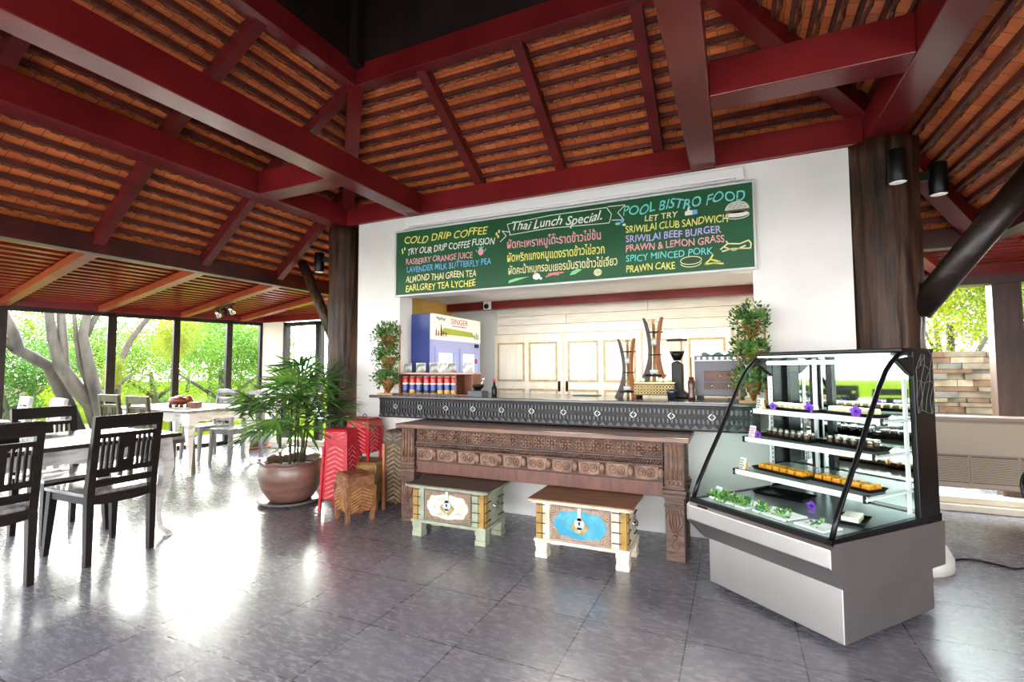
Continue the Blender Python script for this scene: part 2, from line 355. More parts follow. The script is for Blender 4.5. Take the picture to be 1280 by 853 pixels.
# ---- roof: four tiled slopes round a square, each the same mesh turned about the centre
PROF = [(1.30,3.60),(2.28,3.02),(3.17,2.30)]
def slope_mesh():
    m = MB(); rows = []
    for (r0,z0),(r1,z1) in zip(PROF[:-1], PROF[1:]):
        n = 10
        for i in range(n): rows.append((r0+(r1-r0)*i/n, z0+(z1-z0)*i/n, r0+(r1-r0)*(i+1)/n, z0+(z1-z0)*(i+1)/n))
    for q, (ra,za,rb,zb) in enumerate(rows):
        m.add([(-ra,ra,za),(ra,ra,za),(rb,rb,zb+.028),(-rb,rb,zb+.028)], [(0,1,2,3)], 0)     # tile underside
        m.add([(-rb,rb,zb+.028),(rb,rb,zb+.028),(rb,rb,zb-.004),(-rb,rb,zb-.004)], [(0,1,2,3)], 2)
        m.box(-rb+.02, rb-.02, rb-.024, rb-.004, zb-.014, zb+.02, 1)                      # batten
        n = int(2*ra/.0175); vs = []; fs = []                                             # wavy tile ends
        for i in range(n+1):
            x = -ra+2*ra*i/n; ph = x/.105*2*PI + q*2.1; wv = math.sin(ph)*.010 + math.sin(ph*2.7+q)*.004
            y = ra+.012+(0.006*math.sin(ph*.5+q))
            vs += [(x, y-.006, za-.010), (x, y+.006, za-.020+wv*.6), (x, y+.017, za-.013)]
        for i in range(n):
            for j in (0, 1): fs.append((i*3+j, i*3+3+j, i*3+4+j, i*3+1+j))
        m.add(vs, fs, 2)
    # weather skin above so no sky shows between the rows
    for (r0,z0),(r1,z1) in zip(PROF[:-1], PROF[1:]):
        m.add([(-r0,r0,z0+.06),(r0,r0,z0+.06),(r1,r1,z1+.06),(-r1,r1,z1+.06)], [(0,1,2,3)], 1)
    return m
roof0 = None
for i, nm in enumerate(('ceiling_back','ceiling_left','ceiling_front','ceiling_right')):
    if roof0 is None: o = roof0 = slope_mesh().build(nm, [M_TILE, M_BATTEN, M_SCALLOP])
    else: o = bpy.data.objects.new(nm, roof0.data); COL.objects.link(o)
    o.location = (CX, CY, 0); o.rotation_euler = (0, 0, i*PI/2); struct(o)
def turn(i, p):   # side 0 back, 1 left, 2 front, 3 right
    x, y, z = p
    for _ in range(i): x, y = -y, x
    return (CX+x, CY+y, z)
GR = 'rafters under the tiled roof'
names = ['slope above the menu board wall', 'slope over the dining tables', 'slope over the open front', 'slope over the cake display side']
pos = [[-.69,.10,.91],[1.26,.42,-.42,-1.2],[-.8,0,.8],[-.8,0,.8,1.6]]
lab = {0: ['red rafter under the roof slope above the menu board, first from the dining side', 'red rafter on the roof slope over the middle of the green menu board', 'red rafter on the roof slope above the pool bistro column of the menu board'],
       1: ['red rafter on the roof slope over the tables, closest to the potted palm', 'red rafter on the roof slope over the tables, second from the palm', 'red rafter on the roof slope over the tables, third from the palm', 'red rafter on the roof slope over the tables, fourth from the palm'],
       2: ['red rafter under the roof slope on the open front side']*3,
       3: ['red rafter on the roof slope over the glass cake display side, towards the open front', 'red rafter at the middle of the roof slope on the cake display side', 'red rafter on the roof slope above the display case', 'red rafter beside the thick brown log column on the cake display side']}
pos[1] = [2.14, 1.31, .46, -.42]       # lateral coordinate; y = CY + s
for side in range(4):
    for j, s in enumerate(pos[side]):
        lat = -s if side in (0,) else s
        lat = s
        m = MB()
        P3 = [(1.30,3.56),(2.28,2.97),(3.15,2.25)]
        if abs(s) > 1.3:   # starts on the hip
            t = abs(s); z = 2.97+(2.28-t)*(.59/.98) if t < 2.28 else 2.97-(t-2.28)*(.72/.87)
            P3 = [(t+.02, z)] + [p for p in P3 if p[0] > t+.02]
        for (r0,z0),(r1,z1) in zip(P3[:-1], P3[1:]):
            m.bar(turn(side,(lat,r0,z0)), turn(side,(lat,r1,z1)), .075, .095)
        if side == 0: lb = lab[0][j]
        else: lb = lab[side][j]
        tag(m.build('roof_rafter', M_RAFT), lb, 'rafter', GR)
hl = ['red hip rafter running from the lantern corner down to the log column behind the palm', 'red hip rafter over the dining tables towards the open front', 'red hip rafter on the open front beside the cake display', 'red hip rafter running down past the log column beside the display case']
for i in range(4):
    m = MB()
    for (r0,z0),(r1,z1) in (((1.28,3.56),(2.28,2.95)),((2.28,2.95),(3.18,2.22))):
        m.bar(turn(i,(-r0,r0,z0)), turn(i,(-r1,r1,z1)), .12, .14)
    tag(m.build('hip_beam', M_RED, bevel=.004), hl[i], 'rafter', 'hip rafters')
rl = ['red ring beam of the dark lantern, above the menu board', 'red ring beam of the dark lantern on the dining table side', 'red ring beam of the dark lantern on the open front side', 'red ring beam of the dark lantern on the cake display side']
pl = ['dark red purlin at the foot of the tiled slope behind the bar wall', 'dark red purlin at the foot of the tiled slope over the dining tables', 'dark red purlin at the foot of the tiled slope on the open front', 'dark red purlin at the foot of the tiled slope beside the cake display']
for i in range(4):
    m = MB(); m.bar(turn(i,(-1.31,1.31,3.58)), turn(i,(1.31,1.31,3.58)), .10, .17); tag(m.build('ring_beam', M_RED, bevel=.004), rl[i], 'beam', 'lantern ring beams')
    m = MB(); m.bar(turn(i,(-3.17,3.15,2.235)), turn(i,(3.17,3.15,2.235)), .10, .15); tag(m.build('purlin_beam', mat('dark_red', '#4d1a18', '#3b1413', rough=.4, scale=4), bevel=.004), pl[i], 'beam', 'purlins at the foot of the roof')
m = MB()
for i in range(4):
    m.add([turn(i,(-1.27,1.27,3.62)), turn(i,(1.27,1.27,3.62)), turn(i,(1.27,1.27,4.7)), turn(i,(-1.27,1.27,4.7))], [(0,1,2,3)])
    m.bar(turn(i,(-1.22,1.22,3.62)), turn(i,(-1.22,1.22,4.7)), .08, .08)
m.add([turn(i,(-1.5,1.5,4.7)) for i in range(4)], [(0,1,2,3)])
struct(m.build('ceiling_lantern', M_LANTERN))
# low skirt roofs: boards with slats, carried on slim rafters
M_SKIRT = mat('skirt_board', '#c4683f', '#a95232', rough=.4, scale=6)
M_SLAT = mat('skirt_slat', '#9a2b1d', '#7e2217', rough=.3, scale=6, coat=.2)
def skirt(name, a0, a1, b0, b1, n):
    a0, a1, b0, b1 = map(Vector, (a0, a1, b0, b1)); m = MB()
    up = Vector((0,0,.07)); m.add([a0+up, a1+up, b1+up, b0+up], [(0,1,2,3)], 0)
    for i in range(n):
        t = (i+.5)/n; p, q = a0.lerp(b0, t), a1.lerp(b1, t)
        m.bar(p+Vector((0,0,.03)), q+Vector((0,0,.03)), .085, .03, mi=1)
    return struct(m.build(name, [M_SKIRT, M_SLAT]))
A, B = (-4.58, -1.5, 2.24), (-4.58, 4.83, 2.24)
LW0, LW1 = Vector((-9.3,.1,2.14)), Vector((-7.6,6.12,2.14))
skirt('ceiling_skirt_left', A, B, LW0, LW1, 20)
skirt('ceiling_skirt_back', (-4.58,4.83,2.24), (1.76,4.83,2.24), (-7.6,6.12,2.14), (3.4,6.12,2.14), 12)
skirt('ceiling_skirt_right', (1.76,4.83,2.24), (1.76,-1.5,2.24), (3.4,6.12,2.10), (3.4,-2.6,2.10), 12)
sk = [((-4.55,.4),(-9.02,1.1)), ((-4.55,1.25),(-8.77,2.0)), ((-4.55,2.12),(-8.5,2.98)), ((-4.55,2.98),(-8.2,3.9)), ((-4.55,3.84),(-7.95,4.88)), ((-4.62,4.72),(-7.7,5.72)),
      ((-4.2,4.85),(-5.9,6.1)), ((-3.7,4.85),(-4.3,6.1)), ((1.3,4.85),(1.9,6.0)), ((1.78,4.0),(3.4,4.6)), ((1.78,3.0),(3.4,3.2)), ((1.78,1.6),(3.4,1.6))]
M_SKR = mat('orange_red_rafter', '#a5422a', '#8a321f', rough=.35, scale=4)
sl = ['slim orange-red rafter of the low slatted roof in front of the open side', 'slim orange-red rafter of the low slatted roof over the outermost window bay', 'slim orange-red rafter of the low slatted roof over the leaning garden tree', 'slim orange-red rafter of the low slatted roof meeting the thick dark window post', 'slim orange-red rafter of the low slatted roof beside the track lights', 'slim orange-red rafter of the low slatted roof behind the track lights',
      'slim orange-red rafter of the low roof over the white back window', 'slim orange-red rafter of the low roof behind the log column', 'slim orange-red rafter of the low roof above the air conditioner', 'slim orange-red rafter of the low roof beside the display case', 'slim orange-red rafter of the low roof beyond the display case', 'slim orange-red rafter of the low roof on the open side']
for (a, c), lb in zip(sk, sl):
    m = MB(); m.bar((*a, 2.205), (*c, 2.105), .09, .075); tag(m.build('skirt_rafter', M_SKR), lb, 'rafter', 'slim rafters of the low roof')
m = MB(); d = (LW1-LW0).normalized(); m.bar(LW0+Vector((.06,0,-.0)), LW1+Vector((.06,0,-.0)), .1, .13)
tag(m.build('eave_beam', M_RED, bevel=.004), 'red eave beam running along the top of the garden windows', 'beam')
m = MB(); m.bar((-7.6,6.06,2.13), (3.4,6.06,2.13), .1, .13); tag(m.build('eave_beam', M_RED, bevel=.004), 'red eave beam over the back windows and the air conditioner', 'beam')
m = MB(); m.box(.76,3.4,5.72,5.84,2.06,2.14); m.box(1.2,3.4,5.70,5.86,1.985,2.06, 1); tag(m.build('head_beam', [M_RED, M_POST]), 'dark brown head rail on top of the posts in front of the stone wall', 'beam')

# ---- tie beams and log columns
def tie(x0, x1, y0, y1, lb, z0=2.74, z1=2.94):
    m = MB(); m.box(x0,x1,y0,y1,z0,z1); tag(m.build('tie_beam', M_RED, bevel=.006), lb, 'beam')
tie(-3.83,-3.65,-2.2,4.08,'long red tie beam resting on the log column behind the palm')
tie(-2.89,-2.71,-2.2,4.0,'long red tie beam landing on the bar wall beside the end of the white light batten')
tie(-.26,-.085,-2.2,4.0,'red tie beam landing on the bar wall above the pool bistro lettering')
tie(.83,1.01,-2.2,4.08,'red tie beam landing on the thick brown log column by the display case')
tie(-3.65,.83,3.88,4.07,'red wall beam lying along the top of the white bar wall',2.74,2.935)
tie(-3.65,-2.89,2.84,3.02,'short red cross beam between the two long beams over the dining side')
tie(-.085,.83,2.84,3.02,'short red cross beam between the two beams over the cake display')
tie(-3.65,-2.89,.30,.48,'short red cross beam over the dining side near the open front')
tie(-.085,.83,.30,.48,'short red cross beam over the display side near the open front')
tie(-3.65,.83,-.77,-.58,'red beam across the open front of the pavilion',2.74,2.935)
def log(name, x, y, r0, r1, lb, z1=2.735):
    t = thing(name, lb, 'column', (x, y, 0)); m = MB(); n = 26; rng = random.Random(int(x*100)); prof = []
    for i in range(n+1):
        z = .14+(z1-.14)*i/n; prof.append((r0+(r1-r0)*i/n + rng.uniform(-.006,.006), z))
    m.lathe(prof, 72); 
    for i, v in enumerate(m.v):
        a = math.atan2(v.y, v.x); k = 1+.03*math.sin(3*a+1+.6*v.z)+.015*math.sin(7*a+v.z*1.3)-.028*max(0, math.sin(17*a+1.5*math.sin(v.z*2.3+x)))**4-.02*max(0, math.sin(29*a+2*math.sin(v.z*1.7)))**6; v.x *= k; v.y *= k
    m.build('log', M_LOG, t)
    p = MB(); p.lathe([(r0+.10,0),(r0+.10,.06),(r0+.07,.13),(r0+.02,.17),(0,.17)], 28); p.build('footing', mat('concrete', '#d9d5ce', '#c6c1b9', rough=.7, scale=6), t)
    return t
log('log_column', -3.76, 3.98, .165, .155, 'dark log column behind the potted palm at the end of the bar wall')
log('log_column', .935, 3.99, .178, .20, 'thick dark brown log column standing against the bar wall behind the display case')
log('log_column', -3.74, -.66, .17, .16, 'dark log column at the open front on the dining side')
log('log_column', .92, -.66, .17, .16, 'dark log column at the open front, opposite the display case')
m = MB(); m.tube([(-3.86,3.95,1.55),(-4.1,3.96,1.98),(-4.36,3.97,2.43)], [.055,.055,.055], 12); tag(m.build('log_brace', M_LOG), 'dark log brace slanting up from the column behind the palm to the roof', 'brace')
m = MB(); m.tube([(1.08,3.92,1.60),(1.34,3.77,2.0),(1.58,3.63,2.36)], [.078,.078,.078], 14); tag(m.build('log_brace', mat('black_log', '#2b1f1a', '#17100d', rough=.4, scale=5, bump=.5, bscale=9)), 'black log brace slanting from the thick column in front of the stone wall view', 'brace')

# ================================================================ KITCHEN CUPBOARDS, FRIDGE
def cupboard(x0, lb):
    t = thing('cupboard', lb, 'cupboard', (x0, 5.555, 0), 0, 'whitewashed cupboards along the kitchen wall')
    W = .905; m = MB(); m.box(0,W,-.05,-.002,0,1.66); m.build('cabinet_body', M_CAB, t)
    d = MB(); d.box(.012,W-.012,-.075,-.051,.02,1.645)
    dr = d.build('door', M_CAB, t, bevel=.003)
    for c in (0, 1):
        xa = .06+c*.42; xb = xa+.36
        for za, zb in ((.12,1.0),(1.09,1.56)):
            p = MB(); p.box(xa+.03,xb-.03,-.081,-.076,za+.03,zb-.03, 0)
            for q in ((xa,xb,za,za+.02),(xa,xb,zb-.02,zb),(xa,xa+.02,za+.02,zb-.02),(xb-.02,xb,za+.02,zb-.02)): p.box(q[0],q[1],-.086,-.076,q[2],q[3],1)
            p.build('door_panel', [M_CAB, M_CABLINE], dr)
    h = MB(); hx = W-.045 if x0 < -2 or x0 > -1 else .045
    h.tube([(hx,-.075,.99),(hx,-.105,.995),(hx,-.105,1.075),(hx,-.075,1.08)], .008, 6); h.box(hx-.015,hx+.015,-.08,-.075,.975,1.095)
    h.build('handle', M_BLACK, dr)
cupboard(-2.735, 'whitewashed panelled cupboard beside the drinks fridge, black handle on its far edge')
cupboard(-1.825, 'whitewashed panelled cupboard behind the small coffee tower, in the middle of the kitchen wall')
cupboard(-.915, 'whitewashed panelled cupboard behind the grey espresso cabinet')

def fridge():
    t = thing('drinks_fridge', 'tall blue two-door drinks fridge with a lit white sign on top behind the counter', 'fridge', (-2.72, 4.1, 0))
    blue = mat('fridge_blue', '#3d4f9c', '#34447f', rough=.35, scale=2); pale = mat('fridge_pale', '#a9aedd', rough=.35)
    m = MB(); m.box(-.58,-.035,0,1.0,.06,1.8); m.build('cabinet_body', blue, t, bevel=.006)
    m = MB(); m.box(-.55,-.08,.03,.97,0,.06); m.build('plinth', M_BLACK, t)
    m = MB()
    for a in ((0,.04),(.475,.525),(.96,1.0)): m.box(-.035,-.004,a[0],a[1],.14,1.47)
    m.box(-.035,-.004,0,1,.08,.14); m.box(-.035,-.004,0,1,1.47,1.54); m.build('front_frame', pale, t)
    for i, ya in enumerate((.04,.525)):
        d = MB(); yb = ya+.435
        for q in ((ya,ya+.05,.2,1.41),(yb-.05,yb,.2,1.41),(ya,yb,.141,.2),(ya,yb,1.41,1.469)): d.box(-.03,.012,q[0],q[1],q[2],q[3])
        do = d.build('fridge_door', pale, t)
        g = MB(); g.box(-.012,-.008,ya+.05,yb-.05,.2,1.41); g.build('door_glass', M_GLASS, do)
        h = MB(); hy = yb-.02 if i == 0 else ya+.02; h.box(.012,.04,hy-.012,hy+.012,.7,1.0); h.build('handle', M_BLACK, do)
        n = MB(); n.box(-.034,-.032,ya+.03,yb-.03,.15,1.45); n.build('lit_interior', emit('fridge_light', '#dfe8fb', .35), t)
    for z in (.5,.82,1.12):
        s = MB(); s.box(-.032,-.014,.06,.94,z,z+.015); s.build('wire_shelf', M_CHROME, t)
    sg = MB(); sg.box(-.034,0,0,1,1.54,1.8); so = sg.build('sign_panel', emit('sign_white', '#efece0', .06), t)
    ctl = MB(); ctl.box(.0,.006,.86,.95,1.485,1.525); ctl.build('thermostat', M_BLACK, t)
    gr = MB(); gr.add([(.002,.12,1.60),(.002,.86,1.60),(.002,.80,1.655),(.002,.20,1.67)], [(0,1,2,3)]); gr.build('sign_stripe', mat('sign_green', '#a9b436'), so)
    text_part('SINGER', 'sign_lettering', so, M_SIGNRED, .085, T(.003,.34,1.72) @ RZ(R(90)) @ RX(R(90)), width=.36)
    sm = MB(); rs = random.Random(2); yy = .37
    while yy < .66: sm.box(.0005,.002,yy,yy+.009,1.693,1.693+rs.uniform(.009,.014)); yy += rs.choice((.013,.013,.02))
    sm.build('sign_small_print', M_SIGNRED, so)
    sm = MB(); sm.tube([(.002,.06+.17*i/28,1.757+.014*math.sin(i*1.25)+.006*math.sin(i*.5)) for i in range(29)], .003, 4); sm.build('sign_script_print', mat('sign_blue', '#3a4c86'), so)
    bt = MB()
    for y, hgt, mi in ((.06,.07,0),(.10,.055,0),(.15,.12,1),(.19,.06,2),(.24,.05,2),(.9,.09,2),(.86,.06,2),(.94,.07,2)):
        bt.prism([(y-.014,1.58),(y+.014,1.58),(y+.012,1.58+hgt*.6),(y+.004,1.58+hgt),(y-.004,1.58+hgt),(y-.012,1.58+hgt*.6)], .001, Matrix(((0,0,1,.001),(1,0,0,0),(0,1,0,0),(0,0,0,1))), mi)
    bt.build('sign_picture_print', [mat('sign_pink', '#b9483f'), mat('sign_dark', '#4a2e28'), mat('sign_grey', '#8d93a0')], so)
    dk = MB(); dk.lathe([(.03,0),(.03,.004),(0,.004)], 12, M=T(.013,.86,1.33) @ RY(R(90))); dk.build('round_sticker', M_SIGNRED, t)

# ---------------------------------------------------------------- lettering
VF = None
def text_mesh(body, size, width=None, shear=0, bold=0, spacing=1.0, jitter=0, seed=1):
    c = bpy.data.curves.new('lettering', 'FONT'); c.body = body; c.size = size; c.offset = bold; c.space_character = spacing; c.shear = shear; c.resolution_u = 3
    o = bpy.data.objects.new('lettering', c); COL.objects.link(o)
    dg = bpy.context.evaluated_depsgraph_get(); dg.update(); ev = o.evaluated_get(dg); me = ev.to_mesh()
    vs = [v.co.copy() for v in me.vertices]; fs = [tuple(p.vertices) for p in me.polygons]; ev.to_mesh_clear()
    bpy.data.objects.remove(o); bpy.data.curves.remove(c)
    if not vs: return vs, fs
    x0 = min(v.x for v in vs); x1 = max(v.x for v in vs); k = width/(x1-x0) if width else 1
    rng = random.Random(seed); ph = rng.uniform(0, 6)
    for v in vs:
        v.x = (v.x-x0)*k
        if jitter:
            v.y += jitter*size*(math.sin(v.x/size*1.7+ph)+.6*math.sin(v.x/size*4.1+2*ph)); v.x += jitter*.5*size*math.sin(v.y/size*5+v.x/size*2.3+ph)
    return vs, fs
def text_part(body, name, parent, material, size, M, width=None, **kw):
    vs, fs = text_mesh(body, size, width, **kw); m = MB(); m.add(vs, fs, 0, False, M); return m.build(name, material, parent)
M_SIGNRED = mat('sign_red', '#c23a34')
fridge()

# ================================================================ MENU BOARD
def menu_board():
    t = thing('menu_board', 'long green menu board with coloured chalk lettering on the white bar wall', 'menu board', (-3.02, 3.905, 1.95))
    W, H = 3.19, .655
    m = MB(); m.box(.015,W-.015,-.022,0,.012,H-.012); m.build('green_panel', mat('board_green', '#10592f', '#0e4f2a', rough=.45, scale=3), t)
    m = MB(); fw = .018
    m.box(0,W,-.034,0,0,fw); m.box(0,W,-.034,0,H-fw,H); m.box(0,fw,-.034,0,fw,H-fw); m.box(W-fw,W,-.034,0,fw,H-fw); m.build('frame', M_ALU, t, bevel=.004)
    yel, wht, pnk, blu, cyn, lav, crm = (mat('chalk_'+n, c, rough=.8) for n, c in (('yellow','#f0ea7a'),('white','#f7f7ef'),('pink','#f0a9b4'),('blue','#79b7ee'),('cyan','#7fdcd8'),('lavender','#c5b6f2'),('cream','#efe9b0')))
    Y = -.0235
    def line(body, x0, x1, z, h, mt, shear=.0, bold=.0, seed=1, jit=.05, dz=0, nm='lettering'):
        vs, fs = text_mesh(body, h*1.38, x1-x0, shear, bold*h, 1.0, jit, seed)
        for v in vs: v.y += dz*v.x/(x1-x0)
        mm = MB(); mm.add(vs, fs, 0, False, T(x0, Y, z) @ RX(R(90))); return mm.build(nm, mt, t)
    line('COLD DRIP COFFEE', .11, 1.03, .512, .072, yel, .25, .012, 1, .07); 
    line('TRY OUR DRIP COFFEE FUSION', .15, 1.10, .402, .064, wht, .2, .012, 2, .06, .015)
    line('RASBERRY ORANGE JUICE', .13, .87, .310, .058, pnk, .05, .016, 3)
    line('LAVENDER MILK BUTTERFLY PEA', .14, 1.06, .232, .058, blu, .05, .016, 4)
    line('ALMOND THAI GREEN TEA', .13, .91, .138, .064, crm, .05, .016, 5)
    line('EARLGREY TEA LYCHEE', .13, .90, .048, .064, yel, .05, .018, 6)
    line('Thai Lunch Special.', 1.27, 2.07, .512, .08, wht, .35, .014, 7, .06, -.015)
    line('ผัดกะเพราหมูโต๊ะราดข้าวไข่ข้น', 1.22, 2.06, .355, .075, pnk, 0, .02, 8, .02, -.01)
    line('ผัดพริกแกงหมูแดงราดข้าวไข่ลวก', 1.22, 2.09, .237, .075, yel, 0, .02, 9, .02, -.01)
    line('ผัดคะน้าหมูกรอบเยอรมันราดข้าวไข่เจียว', 1.23, 2.19, .125, .072, crm, 0, .02, 10, .02, -.005)
    line('POOL BISTRO FOOD', 2.24, 3.13, .516, .078, cyn, .22, .012, 11, .08)
    line('LET TRY', 2.41, 2.66, .448, .046, crm, .1, .02, 12)
    line('SRIWILAI CLUB SANDWICH', 2.26, 3.01, .370, .058, yel, .08, .016, 13)
    line('SRIWILAI BEEF BURGER', 2.26, 2.96, .292, .056, lav, .05, .018, 14)
    line('PRAWN & LEMON GRASS', 2.26, 2.98, .219, .056, pnk, .05, .018, 15)
    line('SPICY MINCED PORK', 2.26, 2.90, .140, .054, cyn, .05, .012, 16)
    line('PRAWN CAKE', 2.26, 2.63, .055, .056, yel, .05, .018, 17)
    def draw(name, strokes, mt, wd=.005):
        mm = MB()
        for st in strokes:
            for (xa,za),(xb,zb) in zip(st[:-1], st[1:]):
                d = Vector((xb-xa, zb-za)); n = Vector((-d.y, d.x)).normalized()*wd/2 if d.length else Vector((0,0))
                mm.add([(xa-n.x,Y,za-n.y),(xb-n.x,Y,zb-n.y),(xb+n.x,Y,zb+n.y),(xa+n.x,Y,za+n.y)], [(0,1,2,3)])
        return mm.build(name, mt, t)
    def blob(name, pts, mt, y=Y): 
        mm = MB(); mm.add([(x,y,z) for x, z in pts], [tuple(range(len(pts)))]); return mm.build(name, mt, t)
    def el(cx, cz, rx, rz, n=18, a0=0, a1=2*PI): return [(cx+rx*math.cos(a0+(a1-a0)*i/n), cz+rz*math.sin(a0+(a1-a0)*i/n)) for i in range(n+1)]
    # ribbon banner round the centre heading
    draw('ribbon_drawing', [[(1.15,.425),(1.21,.47),(1.17,.52),(1.25,.50)],[(1.25,.475),(1.22,.575),(1.62,.60),(2.11,.60)],[(1.24,.475),(1.6,.49),(2.13,.47)],[(2.11,.60),(2.15,.54),(2.13,.47)],[(2.12,.605),(2.26,.60),(2.20,.545),(2.25,.48),(2.15,.49)]], wht, .006)
    blob('splash_drawing', el(2.20,.455,.022,.012), cyn); blob('splash_drawing', el(2.235,.475,.014,.02), blu); blob('splash_drawing', el(2.25,.44,.014,.01), wht)
    for x, z, mt in ((1.115,.50,yel),(1.14,.52,crm),(1.13,.475,yel),(.085,.46,yel),(.115,.47,crm),(.09,.435,yel)): blob('drop_drawing', el(x,z,.009,.016), mt)
    blob('berry_drawing', el(.955,.355,.028,.033), pnk); draw('berry_leaf_drawing', [[(.955,.385),(.93,.40)],[(.955,.385),(.958,.41)],[(.955,.385),(.985,.40)],[(.92,.355),(.905,.375)],[(.99,.355),(1.01,.38)]], cyn, .008)
    # thumb
    blob('thumb_drawing', [(2.71,.452),(2.71,.482),(2.725,.487),(2.732,.515),(2.744,.513),(2.742,.49),(2.765,.487),(2.765,.452)], wht); blob('thumb_cuff_drawing', [(2.768,.452),(2.798,.455),(2.798,.487),(2.768,.49)], blu)
    # burger
    blob('burger_bun_drawing', el(3.07,.45,.075,.055,14,0,PI), mat('chalk_dim', '#c9cfc0')); blob('burger_patty_drawing', el(3.07,.437,.08,.014), mat('chalk_brown', '#5d4a35')); blob('burger_base_drawing', el(3.07,.415,.078,.022), wht)
    draw('burger_outline_drawing', [el(3.07,.45,.078,.06,14,0,PI), [(3.07,.51),(3.07,.55)], el(3.07,.41,.08,.03,14,PI,2*PI)], wht, .005)
    for i in range(9): blob('sesame_drawing', el(3.02+.0125*i,.478+.014*math.sin(i*2.1),.004,.003,8), M_BLACK, Y-.0005)
    # prawn rolls
    draw('prawn_drawing', [[(2.95,.165),(3.0,.205),(3.08,.195),(3.14,.215)],[(2.96,.15),(3.03,.165),(3.1,.16),(3.155,.155)],[(2.97,.185),(3.04,.15),(3.12,.18)],[(3.0,.21),(2.99,.225)],[(3.14,.215),(3.155,.19),(3.15,.155)]], crm, .010)
    # dish with cakes
    draw('dish_drawing', [el(2.745,.105,.075,.03), el(2.745,.085,.072,.03,14,PI,2*PI)], crm, .006); blob('dish_cake_drawing', el(2.745,.108,.055,.018), mat('chalk_dark_green', '#2d3f28'), Y+.0005)
    draw('sauce_leaf_drawing', [[(2.84,.065),(2.88,.10),(2.90,.135)],[(2.88,.10),(2.95,.075),(2.84,.065)],[(2.90,.07),(2.97,.06)]], yel, .012)
    # vegetables
    blob('okra_drawing', [(1.23,.045),(1.30,.06),(1.43,.09),(1.30,.085),(1.235,.07)], mat('chalk_leaf', '#8fdc93')); blob('garlic_drawing', el(1.495,.085,.035,.028), wht); blob('garlic_drawing', el(1.535,.065,.012,.012), wht)
    draw('chili_drawing', [[(1.58,.075),(1.64,.09),(1.70,.085)],[(1.6,.095),(1.66,.10),(1.74,.10)]], mat('chalk_red', '#ef8a8f'), .012)
    blob('basil_drawing', [(1.79,.07),(1.84,.075),(1.90,.11),(1.86,.12),(1.81,.10)], mat('chalk_leaf', '#8fdc93')); blob('lime_drawing', el(2.03,.075,.034,.03), crm); draw('lime_rib_drawing', [[(2.03,.05),(2.03,.10)],[(2.0,.075),(2.06,.075)]], mat('chalk_leaf', '#8fdc93'), .004)
menu_board()
m = MB(); m.box(0,3.0,-.045,0,0,.075); t = thing('light_batten', 'long white fluorescent light batten fixed above the green menu board', 'light fitting', (-2.9, 3.908, 2.635))
m.build('housing', M_WHITEP, t, bevel=.008); m = MB(); m.tube([(.05,-.03,-.012),(2.95,-.03,-.012)], .013, 10); m.build('tube', M_WHITEP, t); m = MB(); m.box(0,.05,-.047,0,-.025,.0); m.box(2.95,3.0,-.047,0,-.025,0); m.build('end_socket', M_WHITEP, t)

# ================================================================ BAR COUNTER
t = thing('bar_counter', 'long black carved bar counter front with a dark top across the serving opening', 'counter', (-3.1, 3.7, 0))
M_CARV = mat('black_carved', '#100e0f', '#0a0909', rough=.36, scale=9, spec=.25, bump=.15, bscale=30); M_CARVL = mat('carved_edge', '#363236', '#1d1a1d', rough=.3, scale=14)
m = MB(); m.box(-.02,.40,-.06,.38,.98,1.005); m.box(.40,3.27,-.06,.72,.98,1.005); m.build('countertop', mat('dark_counter', '#2b2422', '#1b1716', rough=.22, scale=4, stretch=(1,6,1), coat=.4), t, bevel=.004)
m = MB(); m.box(.055,3.25,.0,.205,.80,.98); m.build('front_board', M_CARV, t)
m = MB(); m.box(.055,3.25,-.012,.0,.962,.978); m.box(.055,3.25,-.008,0,.80,.812)
m.build('edge_moulding', M_CARV, t, bevel=.003)
m = MB()
for z in (.935,.868):
    m = MB()
    for i in range(105): m.cbox((.075+i*.030,-.006,z), (.013,.012,.030), (0,0,0), 0)
    m.build('carved_slot_pattern', M_CARVL, t)
m = MB()
for i in range(53):
    x = .08+i*.060; m.prism([(x-.03,.812),(x+.03,.812),(x,.842)], .009, FRONT, 0)
m.build('carved_zigzag_pattern', M_CARVL, t)
m = MB()
for i in range(11):
    x = .25+i*.27
    for a in range(4):
        b0 = R(90*a); b1 = R(90*a+90); m.bar((x+.024*math.cos(b0),-.006,.902+.024*math.sin(b0)), (x+.024*math.cos(b1),-.006,.902+.024*math.sin(b1)), .008, .012, up=(0,1,0))
    m.ball((x,-.004,.902), .007, 6, 4)
m.build('carved_diamond_pattern', mat('pewter', '#8a868a', rough=.3, metal=.5), t)

